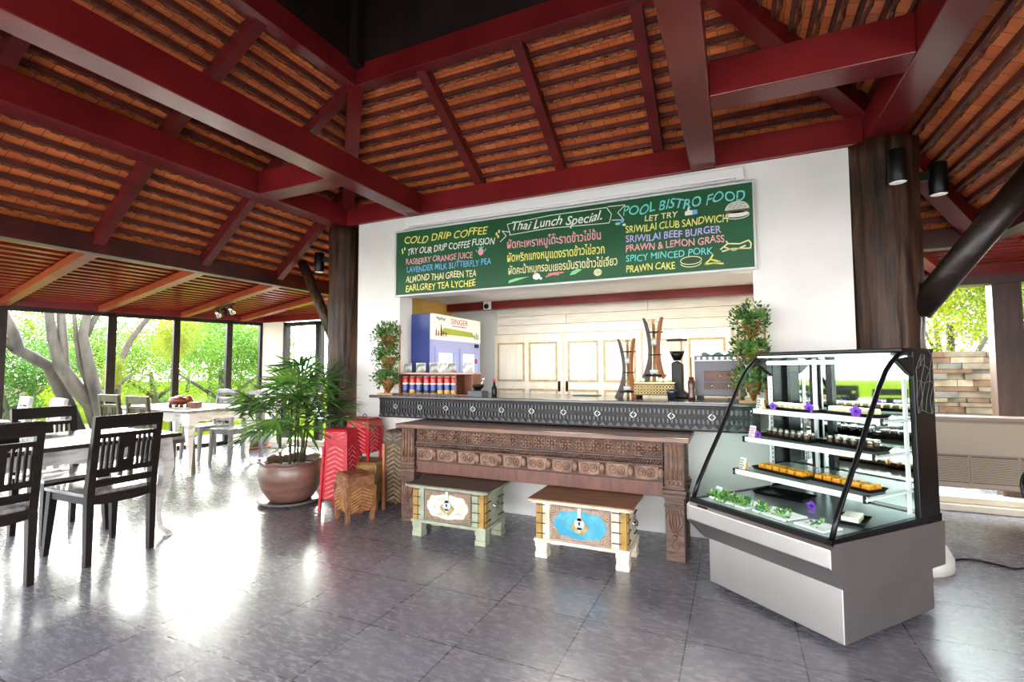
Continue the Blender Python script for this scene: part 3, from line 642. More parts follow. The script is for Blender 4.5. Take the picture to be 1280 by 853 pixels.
# ---- things on the counter
CT = 1.005
def leafball(m, c, r, n, rng, mi=(0,1), size=(.015,.036)):
    for _ in range(n):
        d = Vector((rng.gauss(0,1), rng.gauss(0,1), rng.gauss(0,1))).normalized(); p = Vector(c)+d*r*rng.uniform(.55,1.08)
        L = rng.uniform(*size); s = d.cross(Vector((rng.gauss(0,1), rng.gauss(0,1), rng.gauss(0,1)))).normalized(); u = (d*.7+s.cross(d)*rng.uniform(-.7,.7)+Vector((0,0,.3))).normalized()
        m.add([p, p+u*L*.5+s*L*.28, p+u*L, p+u*L*.5-s*L*.28], [(0,1,2,3)], rng.choice(mi))
def rosette(m, c, axis, r, mi=0):
    axis = Vector(axis).normalized(); x = axis.orthogonal().normalized(); y = axis.cross(x)
    for ring, (n, rr, lift) in enumerate(((9, 1, .25), (7, .72, .5), (5, .42, .8))):
        for i in range(n):
            a = 2*PI*i/n+ring*.4; d = x*math.cos(a)+y*math.sin(a); s = axis.cross(d)
            tip = Vector(c)+d*r*rr+axis*r*lift; mid = Vector(c)+d*r*rr*.6+axis*r*lift*.45
            m.add([Vector(c), mid+s*r*.2*rr, tip, mid-s*r*.2*rr, mid-axis*r*.08], [(0,1,2),(0,2,3),(0,3,4),(0,4,1)], mi)
M_SUC = leafmat('succulent', '#3f6a2a', '#7aa348', .15, 20); M_SUCD = leafmat('succulent_dark', '#1f3b1c', '#35562a', .15, 20); M_CANE = mat('cane', '#c89a63', '#a87a48', rough=.5, scale=12)
M_WEAVE = mat('woven_cane', '#a5622f', '#7f4520', rough=.6, scale=40, bump=.4)
def planter(x, y, lb, seed):
    t = thing('wall_planter', lb, 'planter', (x, y, CT), 0, 'three-tier planters on the counter'); rng = random.Random(seed)
    for dx in (-.085, .085):
        m = MB(); m.tube([(dx,.05,0),(dx,.05,.66)], .008, 6); m.build('upright', M_CANE, t)
    m = MB(); m.box(-.09,.09,-.06,.07,0,.012); m.build('base_shelf', M_CANE, t)
    for k in range(3):
        z = .10+k*.20
        m = MB(); m.tube([(-.085,.05,z),(.085,.05,z)], .006, 6); m.build('crossbar', M_CANE, t)
        m = MB(); m.lathe([(.012,-.085),(.06,.0),(.085,.055),(.078,.055),(.055,.0),(0,-.03)], 4, (0,0,z)); 
        for v in m.v: v.x, v.y = (v.x+v.y)*.72, (v.y-v.x)*.72-.01
        m.build('cone_pot', M_WEAVE, t)
        m = MB(); leafball(m, (-.01,-.02,z+.085), .115, 420, rng); leafball(m, (-.06,-.05,z+.05), .085, 120, rng); leafball(m, (.05,-.05,z+.05), .07, 90, rng); rosette(m, (-.015,-.07,z+.08), (-.1,-1,.5), .075, 0); rosette(m, (.05,-.05,z+.10), (.3,-.7,.7), .06, 0); rosette(m, (-.06,-.05,z+.10), (-.5,-.7,.6), .05, 0)
        m.build('succulent_foliage', [M_SUC, M_SUCD], t)
planter(-2.985, 3.76, 'three-tier cane planter of green succulents beside the drinks fridge', 3)
planter(.115, 3.77, 'three-tier cane planter of green succulents beside the espresso cabinet, behind the curved glass', 5)

def can_rack():
    t = thing('can_rack', 'low reddish wooden rack holding striped drink cans at the end of the counter', 'rack', (-2.90, 3.80, CT))
    wd = mat('rack_wood', '#7a4632', '#5b3122', rough=.45, scale=6); W, D, H = .80, .16, .205
    m = MB(); m.box(0,W,0,D,0,.01); m.build('base_board', wd, t)
    m = MB(); m.box(0,W,D-.012,D,.01,H-.014); m.build('back_board', wd, t)
    m = MB(); m.box(0,W,0,D,H-.014,H); m.build('top_board', mat('rack_top', '#b98c74', rough=.35), t)
    for x in (0, .615, W-.014): m = MB(); m.box(x,x+.014,.001,D-.013,.01,H-.014); m.build('divider', wd, t)
    cols = [mat('can_red', '#b8322b', rough=.3), mat('can_cream', '#e8ddb8', rough=.3), mat('can_blue', '#2c3f8f', rough=.3), mat('can_gold', '#d3a32c', rough=.3), mat('can_dark', '#25202c', rough=.3), M_ALU]
    xs = [.045,.125,.20,.285,.36,.435,.54,]; styles = [(2,4),(3,3),(2,4),(2,4),(2,4),(3,3),(2,3)]
    src = {}
    for i, x in enumerate(xs+[.585]):
        if i == 6: x = .51
        if i == 7: x = .583
        a, b2 = (styles+[(2,3)])[i]
        key = (a, b2)
        lbs = ['striped drink can at the planter end of the wooden rack','gold-based striped can, second from the planter in the rack','dark-based striped can, third from the planter in the rack','dark-based striped can in the middle of the rack','dark-based striped can, fifth from the planter in the rack','gold-based striped can, sixth from the planter in the rack','blue and gold striped can, second from the rack divider','blue and gold striped can against the rack divider']
        if key in src: dup(src[key], (-2.90+x, 3.845, CT+.0105), i*.7, lbs[i]); continue
        c = thing('drink_can', lbs[i], 'can', (-2.90+x, 3.845, CT+.0105), 0, 'striped drink cans in the rack'); r = .031
        m = MB(); m.lathe([(r*.9,0),(r,.008),(r,.035),(r,.06),(r,.085),(r,.10),(r,.125),(r,.145),(r*.85,.155)], 16, mis=[5,b2,2 if b2 != 2 else 3,2,1,0,0,0]); m.build('can_body', cols, c)
        m = MB(); m.lathe([(r*.85,.155),(r*.88,.160),(r*.8,.160),(r*.78,.157),(0,.157)], 16); m.build('lid', M_ALU, c); src[key] = c
    M_PK = [mat('pouch_grey', '#b9bcb6', '#70756e', rough=.4, scale=30, detail=1), mat('pouch_pale', '#e7e4dc', '#9aa093', rough=.4, scale=26, detail=1)]
    pl = ['small printed grey pouch at the planter end on top of the can rack','small printed pouch, second from the planter on the can rack','small printed pouch in the middle on top of the can rack','small pale pouch between two grey ones on top of the can rack','small printed pouch near the end of the can rack top','pale pouch standing at the fridge door end of the rack top']
    for i, x in enumerate((.05,.20,.345,.45,.54,.71)):
        m = MB(); w_ = .052; hgt = .085; n = 5; vs = []; fs = []
        for s_ in (-1, 1):
            for a in range(n+1):
                for b2 in range(n+1):
                    u, v = a/n, b2/n; th = .022*math.sin(PI*u)**.6*math.sin(PI*v)**.6*(1.2-v*.5); vs.append(((u-.5)*w_*2, s_*th, v*hgt))
        N = (n+1)**2
        for s_ in (0, 1):
            for a in range(n):
                for b2 in range(n):
                    q = (s_*N+a*(n+1)+b2, s_*N+(a+1)*(n+1)+b2, s_*N+(a+1)*(n+1)+b2+1, s_*N+a*(n+1)+b2+1); fs.append(q if s_ == 0 else q[::-1])
        m.add(vs, fs, 0, True); c = thing('tea_pouch', pl[i], 'pouch', (-2.90+x, 3.87, CT+.2055), R((-8,6,-4,10,-6,4)[i]), 'printed pouches on the can rack')
        m.build('pouch_body', M_PK[1 if i in (3,5) else 0], c); s2 = MB(); s2.box(-.05,.05,-.0025,.0025,.078,.092); s2.build('crimped_seal', M_PK[1], c)
can_rack()
# small tray with tools by the rack
t = thing('utensil_tray', 'small black tray with dark bowl and spoons beside the can rack', 'tray', (-2.06, 3.82, CT))
m = MB(); m.box(-.07,.07,-.06,.06,0,.012); m.box(-.07,-.06,-.06,.06,.012,.045); m.box(.06,.07,-.06,.06,.012,.045); m.box(-.06,.06,-.06,-.05,.012,.045); m.box(-.06,.06,.05,.06,.012,.045); m.build('tray', mat('slate_box', '#3b4048', rough=.4), t)
m = MB(); m.lathe([(.02,.0),(.05,.03),(.058,.05),(.05,.05),(.03,.02),(0,.015)], 16, (.0,0,.05)); m.build('bowl', M_BLACK, t)
m = MB(); m.tube([(.02,0,.07),(.06,-.02,.14)], [.006,.004], 6); m.ball((.065,-.022,.15), (.012,.006,.016)); m.build('spoon', M_CHROME, t)
t = thing('sauce_bottle', 'small dark bottle with a red cap standing beside the utensil tray', 'bottle', (-1.93, 3.88, CT)); m = MB(); m.lathe([(.022,0),(.024,.01),(.024,.07),(.01,.10),(.01,.12)], 14); m.build('bottle_body', M_BLACKG, t); m = MB(); m.lathe([(.012,.12),(.012,.145),(0,.145)], 12); m.build('cap', M_SIGNRED, t)
m = MB(); m.box(-.11,.11,-.075,.075,0,.006); tag(m.build('menu_folder', M_BLACK, None, (-1.18, 4.2, CT), bevel=.002), 'black menu folder lying flat on the counter top', 'folder')

# ---- cold drip towers: three curved timber legs, plates and glass vessels
M_TEAK = mat('teak', '#a8683e', '#86502e', rough=.42, scale=6, stretch=(1,1,.3)); M_TEAKD = mat('teak_dark', '#3f2a1e', '#2a1c14', rough=.45, scale=6)
def drip_tower(x, y, z, s, lb, rot):
    t = thing('drip_tower', lb, 'coffee tower', (x, y, z), rot)
    H = .52*s
    for k, mt in enumerate((M_TEAK, M_TEAKD, M_CANE)):
        a = R((-25, 215, 120)[k]); m = MB(); n = 14; vs = []; fs = []
        d = Vector((math.cos(a), math.sin(a), 0)); sd_ = Vector((-d.y, d.x, 0))
        for i in range(n+1):
            u = i/n; rad = s*(.125-.30*u*(1-u)*1.0+.0*u) if u < .5 else s*(.05+.045*((u-.5)*2)**1.6)
            wd_ = s*(.030+.05*max(0, 1-u*2.4)**1.2) if u < .95 else s*.018
            for off, si in ((0,-1),(0,1),(wd_,1),(wd_,-1)):
                vs.append(d*(rad-(wd_ if off else 0)*.9)+sd_*si*.011*s+Vector((0,0,u*H)))
        for i in range(n):
            for q in range(4): fs.append((i*4+q, i*4+(q+1)%4, i*4+4+(q+1)%4, i*4+4+q))
        fs += [(3,2,1,0), (n*4,n*4+1,n*4+2,n*4+3)]
        m.add(vs, fs, 0); m.build('leg', mt, t)
    for zz, rr in ((.215,.055),(.40,.068)):
        m = MB(); m.lathe([(rr*s,0),(rr*s,.008),(.02*s,.008)], 18, (0,0,zz*s)); m.build('ring_plate', M_BLACK, t)
    g = MB(); g.lathe([(.042*s,0),(.045*s,.07*s),(.045*s,.10*s)], 18, (0,0,.41*s)); g.build('water_vessel', M_VGLASS, t)
    g = MB(); g.lathe([(.012*s,0),(.012*s,.03*s),(.036*s,.05*s),(.036*s,.15*s)], 18, (0,0,.24*s)); g.build('drip_column', M_VGLASS, t)
    m = MB(); m.lathe([(.034*s,0),(.034*s,.05*s),(0,.05*s)], 16, (0,0,.30*s)); m.build('water_fill', mat('milky', '#dfe3e2', rough=.2), t)
    m = MB(); m.tube([(.0,0,.40*s),(0,0,.385*s)], .006, 6); m.tube([(-.012,0,.392*s),(.03*s,-.01,.392*s)], .004, 6); m.build('tap', M_CHROME, t)
    g = MB(); g.lathe([(.0,.06*s),(.05*s,.062*s),(.056*s,.085*s),(.045*s,.12*s),(.018*s,.16*s),(.016*s,.20*s),(.022*s,.207*s)], 20); g.build('glass_flask', M_VGLASS, t)
    m = MB(); m.lathe([(0,.064*s),(.046*s,.066*s),(.051*s,.085*s),(.047*s,.1*s),(0,.1*s)], 18); m.build('coffee_fill', mat('milky', '#dfe3e2', rough=.2), t)
    m = MB(); m.lathe([(.085*s,.045*s),(.085*s,.06*s),(0,.06*s)], 20); m.build('foot_plate', M_BLACK, t)
t = thing('filigree_box', 'low gold filigree box with white knobs under the tall coffee tower', 'box', (-.58, 4.08, CT))
m = MB(); m.box(-.15,.15,-.09,.09,.025,.12); m.build('box_body', mat('gold_box', '#7a6234', '#4f3d1e', rough=.5), t)
m = MB()
for i in range(13):
    for j in range(3): 
        cx_ = -.144+i*.024; m.tube([(cx_+.011*math.cos(a*PI/4), -.093, .045+j*.024+.011*math.sin(a*PI/4)) for a in range(8)], .0026, 4, 0, closed=True)
m.build('filigree_pattern', mat('gold', '#e0c98a', rough=.4, metal=.3), t)
for dx in (-.13,.13):
    for dy in (-.07,.07): m = MB(); m.lathe([(.012,0),(.016,.012),(.010,.025)], 10, (dx,dy,0)); m.build('foot', M_BLACK, t)
m = MB(); m.box(-.155,.155,-.095,.095,.12,.128); m.build('lid', mat('gold', '#e0c98a'), t)
for i, dx in enumerate((-.125,-.09,.05,.09)): m = MB(); m.ball((dx,-.07,.146), .02, 10, 6); m.build('knob', mat('ivory', '#ece5cf', rough=.35), t)
drip_tower(-.585, 4.11, CT+.128, 1.0, 'tall timber cold drip coffee tower standing on the gold filigree box', R(-15))
drip_tower(-.80, 4.10, CT, .93, 'smaller timber cold drip coffee tower standing directly on the counter', R(-15))
t = thing('coffee_grinder', 'black coffee grinder with a clear hopper behind the tall coffee tower', 'grinder', (-.42, 4.18, CT))
m = MB(); m.prism([(-.065,0),(.085,0),(.075,.04),(.045,.06),(.045,.27),(.0,.30),(-.04,.28),(-.04,.06),(-.065,.04)], .11, T(0,.055,0) @ FRONT); m.build('grinder_body', M_BLACK, t, bevel=.008)
m = MB(); m.lathe([(.028,.30),(.045,.335),(.06,.375),(.055,.375),(.0,.34)], 18); m.build('bean_hopper', M_BLACK, t)
g = MB(); g.lathe([(.058,.375),(.078,.46)], 18); g.build('clear_hopper', M_VGLASS, t); m = MB(); m.lathe([(.082,.46),(.082,.472),(0,.476)], 18); m.build('hopper_lid', M_BLACK, t)
t = thing('steel_cup', 'small dark steel cup with coffee scoops in front of the filigree box', 'cup', (-.44, 3.93, CT)); m = MB(); m.lathe([(.03,0),(.036,.06),(.036,.075),(.031,.075),(.027,.01),(0,.01)], 16); m.build('cup_body', mat('dark_steel', '#4b525e', rough=.25, metal=.8), t); m = MB(); m.tube([(.0,0,.02),(.02,.01,.10)], .004, 6); m.build('scoop', M_CHROME, t)
t = thing('pepper_mill', 'dark red wooden pepper mill with a long metal rod on the counter', 'pepper mill', (-.30, 3.97, CT)); m = MB(); m.lathe([(.026,0),(.028,.02),(.022,.05),(.025,.09),(.026,.135),(.018,.15),(.02,.165),(.008,.175)], 16); m.build('mill_body', mat('red_wood', '#4a1b16', rough=.35, coat=.3), t); m = MB(); m.tube([(0,0,.17),(0,0,.32)], .004, 6); m.build('rod', M_BLACK, t)
def espresso():
    t = thing('espresso_cabinet', 'dark grey espresso cabinet with small wooden drawers on the counter', 'cabinet', (-.285, 4.12, CT)); grey = mat('grape_grey', '#4e4c58', '#45434f', rough=.35, scale=3)
    m = MB(); m.box(0,.36,0,.28,.02,.335); m.build('cabinet_body', grey, t, bevel=.006)
    for dx in (.03,.33): m = MB(); m.box(dx-.02,dx+.02,.02,.26,0,.02); m.build('foot', M_BLACK, t)
    wd = mat('drawer_wood', '#6b4030', '#4b2b20', rough=.45, scale=9)
    for q in ((.07,.30,.135,.215),(.07,.18,.075,.125),(.19,.30,.075,.125)):
        m = MB(); m.box(q[0],q[1],-.012,0,q[2],q[3]); d = m.build('drawer', wd, t, bevel=.002); k_ = MB(); k_.ball(((q[0]+q[1])/2,-.02,(q[2]+q[3])/2), .009, 8, 5); k_.build('knob', M_CHROME, d)
    m = MB(); m.box(.0,.36,-.004,.0,.295,.3); 
    for i in range(8): m.box(.02+i*.043,.042+i*.043,-.006,0,.305,.325)
    m.build('cup_rail', M_ALU, t)
espresso()
t = thing('checked_cloth', 'green and white checked cloth folded on top of the espresso cabinet', 'cloth', (-.12, 4.2, CT+.3375)); rng = random.Random(4)
m = MB(); n = 16; vs = [((i/n-.5)*.22, (j/n-.5)*.17-.03, .014+.012*math.sin(i*.9)*math.cos(j*.6)+.008*math.sin(j*1.7)) for i in range(n+1) for j in range(n+1)]
fs = [(i*(n+1)+j, (i+1)*(n+1)+j, (i+1)*(n+1)+j+1, i*(n+1)+j+1) for i in range(n) for j in range(n)]
vs2 = [(v[0],v[1],.0005) for v in vs]; m.add(vs, fs, 0, True); m.add(vs2, [f_[::-1] for f_ in fs], 0)
N = (n+1)**2
for i in range(n):
    for a, b2 in (((i*(n+1)),((i+1)*(n+1))), ((i*(n+1)+n),((i+1)*(n+1)+n)), (i,i+1), (n*(n+1)+i, n*(n+1)+i+1)): m.f.append([a,b2,b2+N,a+N]); m.m.append(0); m.sm.append(False)
for q, f_ in enumerate(m.f[:n*n]):
    i, j = divmod(q, n); a, b2 = (i//4) % 2, (j//4) % 2; m.m[q] = 0 if (a and b2) else (1 if a or b2 else 2)
m.build('cloth_sheet', [mat('cloth_green', '#2f6a4f'), mat('cloth_mid', '#9dbbab'), mat('cloth_white', '#eef0ea')], t)
m = MB(); m.box(-.06,.06,-.045,.045,0,.035); m.box(-.025,.09,-.02,.02,.035,.055); tag(m.build('black_pouch', M_BLACK, None, (.045,4.25,CT+.3355), bevel=.012), 'black pouch lying beside the checked cloth on the espresso cabinet', 'pouch')
# camera on the beam, kitchen ceiling lamp
t = thing('security_camera', 'small white security camera fixed to the red kitchen beam', 'camera', (-2.75, 5.36, 2.02)); m = MB(); m.box(-.05,.05,-.04,0,-.05,.06); m.build('housing', M_WHITEP, t, bevel=.01); m = MB(); m.ball((0,-.045,-.012), .032, 12, 8); m.build('lens', M_BLACKG, t)
def area(name, loc, sx, sy, e, col, rot=(0,0,0), parent=None):
    l = bpy.data.lights.new(name, 'AREA'); l.shape = 'RECTANGLE'; l.size = sx; l.size_y = sy; l.energy = e; l.color = col
    o = bpy.data.objects.new(name, l); COL.objects.link(o); o.location = loc; o.rotation_euler = rot
    if parent: o.parent = parent
    return o
for x in (-1.55, -.3):
    t = thing('ceiling_lamp', 'flat white kitchen ceiling lamp behind the bar wall, '+('above the middle cupboard' if x < -1 else 'above the coffee towers'), 'ceiling lamp', (x, 4.38, 2.07)); m = MB(); m.box(-.3,.3,-.15,.15,-.03,0); m.build('lamp_housing', M_WHITEP, t); m = MB(); m.box(-.28,.28,-.13,.13,-.034,-.03); m.build('diffuser', emit('lamp_diffuser', '#fff4dc', 3), t)
    area('ceiling_lamp_glow', (0,0,-.04), .55, .25, 5.0, (1,.96,.90), parent=t)

# ================================================================ CARVED CONSOLE AND CHESTS
M_OLD = mat('old_carved_wood', '#634638', '#3a261b', rough=.5, scale=7, stretch=(1,1,4), bump=.3, bscale=18)
M_OLDL = mat('carved_relief', '#84634f', '#573c2e', rough=.5, scale=16); M_OLDR = mat('old_red_board', '#673928', '#45251b', rough=.45, scale=6, stretch=(6,1,1), lo=.3, hi=.7)
M_OLDD = mat('carved_shadow_wood', '#4b2f24', '#38221a', rough=.6, scale=8)
def console():
    t = thing('carved_console', 'long carved old timber console table with flower frieze against the bar wall', 'console table', (-2.545, 3.36, 0))
    W, D, H = 2.24, .40, .795
    m = MB(); m.box(-.03,W+.03,-.03,D+.02,H-.035,H); m.build('table_top', mat('console_top', '#4a3226', '#744f39', rough=.33, scale=4, stretch=(1,7,1), coat=.15), t, bevel=.006)
    for i, (x0, y0) in enumerate(((.0,0),(W-.14,0),(0,D-.11),(W-.14,D-.11))):
        m = MB(); dx = .14; dy = .11
        m.box(x0+.01,x0+dx-.01,y0+.01,y0+dy-.01,0,H-.035)
        for z0, z1, e in ((.40,.425,.010),(.43,.455,.016),(.46,.475,.008),(.345,.36,.006)): m.box(x0+.01-e,x0+dx-.01+e,y0+.01-e,y0+dy-.01+e,z0,z1)
        lg = m.build('leg', M_OLD, t, bevel=.003)
        if y0 == 0:
            c = MB()
            for k in range(4): c.tube([(x0+.028+k*.028,.008,.52),(x0+.028+k*.028,.008,.745)], .009, 8)
            for k in range(4): c.ball((x0+.028+k*.028,.006,.497), (.012,.01,.016), 8, 5)
            c.build('leg_fluting', M_OLDL, lg); c = MB()
            for k in range(5): c.tube([(x0+.07+(k-2)*.006,.008,.18),(x0+.07+(k-2)*.022,.004,.25),(x0+.07+(k-2)*.018,.006,.325)], [.004,.009,.003], 6)
            c.ball((x0+.07,.006,.155), (.016,.01,.016), 10, 6); c.tube([(x0+.07,.008,.14),(x0+.045,.008,.10),(x0+.07,.008,.06),(x0+.095,.008,.10)], .004, 5, closed=True)
            c.build('leg_carving', M_OLDL, lg)
    a0, a1 = .14, W-.14
    m = MB(); m.box(a0,a1,.035,.075,.40,H-.035); m.build('apron_board', M_OLDD, t)
    m = MB(); n = 19; px = (a1-a0)/n
    for i in range(n):
        x = a0+px*(i+.5); z = .705
        m.ball((x,.028,z), (.012,.012,.012), 8, 5)
        for k in range(8):
            a = 2*PI*k/8; m.ball((0,0,0), (.017,.008,.0095), 6, 4, 0, T(x+.028*math.cos(a),.030,z+.028*math.sin(a)) @ RY(-a))
        m.tube([(x+.047*math.cos(2*PI*k/12),.033,z+.047*math.sin(2*PI*k/12)) for k in range(12)], .004, 4, closed=True)
    m.build('rosette_frieze_pattern', M_OLDL, t)
    m = MB(); m.box(a0,a1,.018,.04,.640,.650); m.box(a0,a1,.016,.04,.598,.606)
    for i in range(110):
        x = a0+(a1-a0)*(i+.5)/110; m.tube([(x-.012,.024,.606),(x+.012,.018,.640)], .0065, 5)
    m.build('rope_moulding', M_OLD, t)
    m = MB(); n = 10; px = (a1-a0)/n
    for i in range(n):
        x = a0+px*(i+.5)
        m.prism([(x-px*.44,.575),(x-px*.40,.51),(x+px*.1,.505),(x+px*.32,.515),(x+px*.36,.595),(x-px*.40,.595)], .022, T(0,.038,0) @ FRONT)
        m.ball((x+px*.42,.022,.552), (.024,.02,.038), 8, 6)
        for q in (-.2,.1):
            m.tube([(x+px*q+.024*math.cos(2*PI*k/10),.014,.552+.026*math.sin(2*PI*k/10)) for k in range(10)], .005, 4, closed=True); m.ball((x+px*q,.014,.552), (.012,.008,.012), 7, 4)
    m.build('bracket_carving', M_OLDL, t)
    m = MB(); m.box(a0,a1,.028,.06,.40,.495); m.build('lower_board', M_OLDR, t, bevel=.003)
console()

def chest(loc, lb, base, wood, panelc, top, gold):
    t = thing('storage_chest', lb, 'chest', loc, 0, 'painted chests under the console'); W, D = .62, .33
    m = MB(); m.box(.012,W-.012,.012,D-.012,.12,.365); m.build('chest_body', base, t)
    m = MB(); m.box(-.005,W+.005,-.008,D+.005,.105,.128); m.build('plinth', base, t, bevel=.004)
    m = MB(); m.box(-.035,W+.035,-.035,D+.02,.375,.392); m.box(-.02,W+.02,-.02,D+.01,.36,.376, 1); m.box(-.037,W+.037,-.037,D+.022,.372,.384,1); m.build('lid', [top, base], t, bevel=.004)
    for x in (0, W-.085):
        for y in (0, D-.075):
            m = MB(); m.box(x,x+.085,y,y+.075,0,.036); m.box(x+.004,x+.081,y+.004,y+.071,.036,.072); m.box(x,x+.085,y,y+.075,.072,.106); m.build('foot', base, t, bevel=.003)
    for i, x in enumerate((.012, W-.052)):
        m = MB(); m.box(x,x+.04,-.004,.015,.128,.36); m.build('corner_strap', wood, t)
        s = MB(); xx = x+.045 if i == 0 else x-.055; s.box(xx,xx+.048,-.001,.015,.128,.36); s.build('corner_board', base, t)
        for z in (.16,.225,.29,.345): b_ = MB(); b_.box(min(x,xx)+.004,max(x+.04,xx+.048)-.03,-.0065,-.003,z,z+.006); b_.build('nail_band', M_BLACK, t)
    m = MB(); m.box(W-.014,W-.006,.02,.06,.128,.36); m.build('corner_strap', wood, t)
    for ya, yb in ((.012,.1),(D-.1,D-.012)):
        for z in (.16,.225,.29,.345): nb = MB(); nb.box(W-.012,W-.004,ya,yb,z,z+.006); nb.build('nail_band', M_BLACK, t)
    x0, x1, z0, z1 = .115, W-.115, .135, .352
    m = MB(); m.box(x0,x1,-.002,.013,z0,z1); pn = m.build('front_panel', gold, t)
    m = MB(); cx, cz = (x0+x1)/2, (z0+z1)/2; rx, rz = (x1-x0)/2-.028, (z1-z0)/2-.024
    pts = []
    for k in range(48):
        a = 2*PI*k/48; c_, s_ = math.cos(a), math.sin(a); q = 1+.05*math.cos(8*a); pts.append((cx+rx*q*math.copysign(abs(c_)**.75, c_), cz+rz*q*math.copysign(abs(s_)**.62, s_)))
    pts = [(min(max(p[0],x0+.022),x1-.022), min(max(p[1],z0+.02),z1-.02)) for p in pts]
    m.prism(pts, .003, T(0,-.002,0) @ FRONT); m.build('painted_cartouche', panelc, pn)
    m = MB()
    nx = 30; nz = 15
    for k in range(nx):
        x = x0+.006+(x1-x0-.012)*k/(nx-1)
        for z in (z0+.006, z1-.006): m.ball((x,-.004,z), (.0045,.004,.0045), 6, 4)
    for k in range(1, nz-1):
        z = z0+.006+(z1-z0-.012)*k/(nz-1)
        for x in (x0+.006, x1-.006): m.ball((x,-.004,z), (.0045,.004,.0045), 6, 4)
    m.build('stud_pattern', mat('stud_pewter', '#8b7f78', '#6c615c', rough=.4, scale=30), pn)
    m = MB()
    for sx in (-1,1):
        for sz in (-1,1):
            for ring in (.02,.036,.052): m.tube([(cx+sx*((x1-x0)/2-.012-ring*math.cos(a*PI/10)), -.004, cz+sz*((z1-z0)/2-.012-ring*math.sin(a*PI/10))) for a in range(6)], .003, 4)
    m.build('corner_filigree_pattern', mat('brass_old', '#a8925e', '#7c6a41', rough=.4, metal=.3, scale=30), pn)
    m = MB()
    for k in range(34):
        a = 2*PI*k/34; m.ball((cx+.105*math.cos(a),-.006,cz+.062*math.sin(a)), .003, 5, 4)
    m.prism([(cx-.062,cz-.01),(cx-.03,cz-.045),(cx+.015,cz-.058),(cx+.055,cz-.022),(cx+.062,cz-.005),(cx+.02,cz+.035),(cx-.03,cz+.03)], .003, T(0,-.005,0) @ FRONT)
    m.build('lock_filigree_pattern', mat('brass_old', '#a8925e'), pn)
    m = MB(); m.box(cx-.012,cx+.012,-.011,-.005,cz+.06,cz+.11); m.prism([(cx+r_*math.cos(a*PI/10), cz+.012+r_*math.sin(a*PI/10)*1.15) for a in range(20) for r_ in (.033,)], .005, T(0,-.007,0) @ FRONT); m.prism([(cx-.02,cz-.01),(cx,cz-.048),(cx+.02,cz-.01)], .005, T(0,-.007,0) @ FRONT)
    m.prism([(cx-.018,cz+.03),(cx+.018,cz+.03),(cx+.01,cz+.07),(cx-.01,cz+.07)], .005, T(0,-.007,0) @ FRONT)
    l_ = m.build('hasp', mat('pale_iron', '#b9c3c0', '#9aa3a0', rough=.35, scale=12), t, bevel=.001); m = MB(); m.cbox((cx,-.0135,cz+.01), (.008,.003,.014)); m.cbox((cx,-.0135,cz+.018), (.012,.003,.009)); m.build('keyhole', M_BLACK, l_)
    m = MB(); m.tube([(W-.012,.12,.27),(W+.018,.13,.25),(W+.022,.165,.238),(W+.018,.20,.25),(W-.012,.21,.27)], .006, 6); m.build('side_handle', M_CHROME, t)
M_SAGE = mat('sage_paint', '#949982', '#727763', rough=.6, scale=9, lo=.4, hi=.7); M_IVORY = mat('ivory_paint', '#c6bba7', '#957f61', rough=.6, scale=9, lo=.5, hi=.75)
chest((-2.235,3.10,0), 'sage painted storage chest with a white front panel, the one closer to the woven baskets', M_SAGE, mat('ochre_wood', '#a5813a', '#7d5f27', rough=.6, scale=10), mat('worn_white', '#c6beae', '#8f7857', rough=.6, scale=9, stretch=(1,1,4), lo=.5, hi=.72), mat('dark_lid', '#55483c', '#40352b', rough=.5, scale=6, stretch=(1,6,1)), mat('panel_brown', '#8a7462', '#6b574a', rough=.5, scale=40))
chest((-1.235,3.08,0), 'ivory painted storage chest with a turquoise front panel and brown lid', M_IVORY, mat('ochre_wood', '#a5813a'), mat('turquoise_paint', '#1d7f9b', '#5aa5b4', rough=.5, scale=9, lo=.45, hi=.8), mat('brown_lid', '#8a6142', '#6a4730', rough=.5, scale=5, stretch=(1,7,1)), mat('panel_plum', '#86695f', '#9d8674', rough=.5, scale=40))
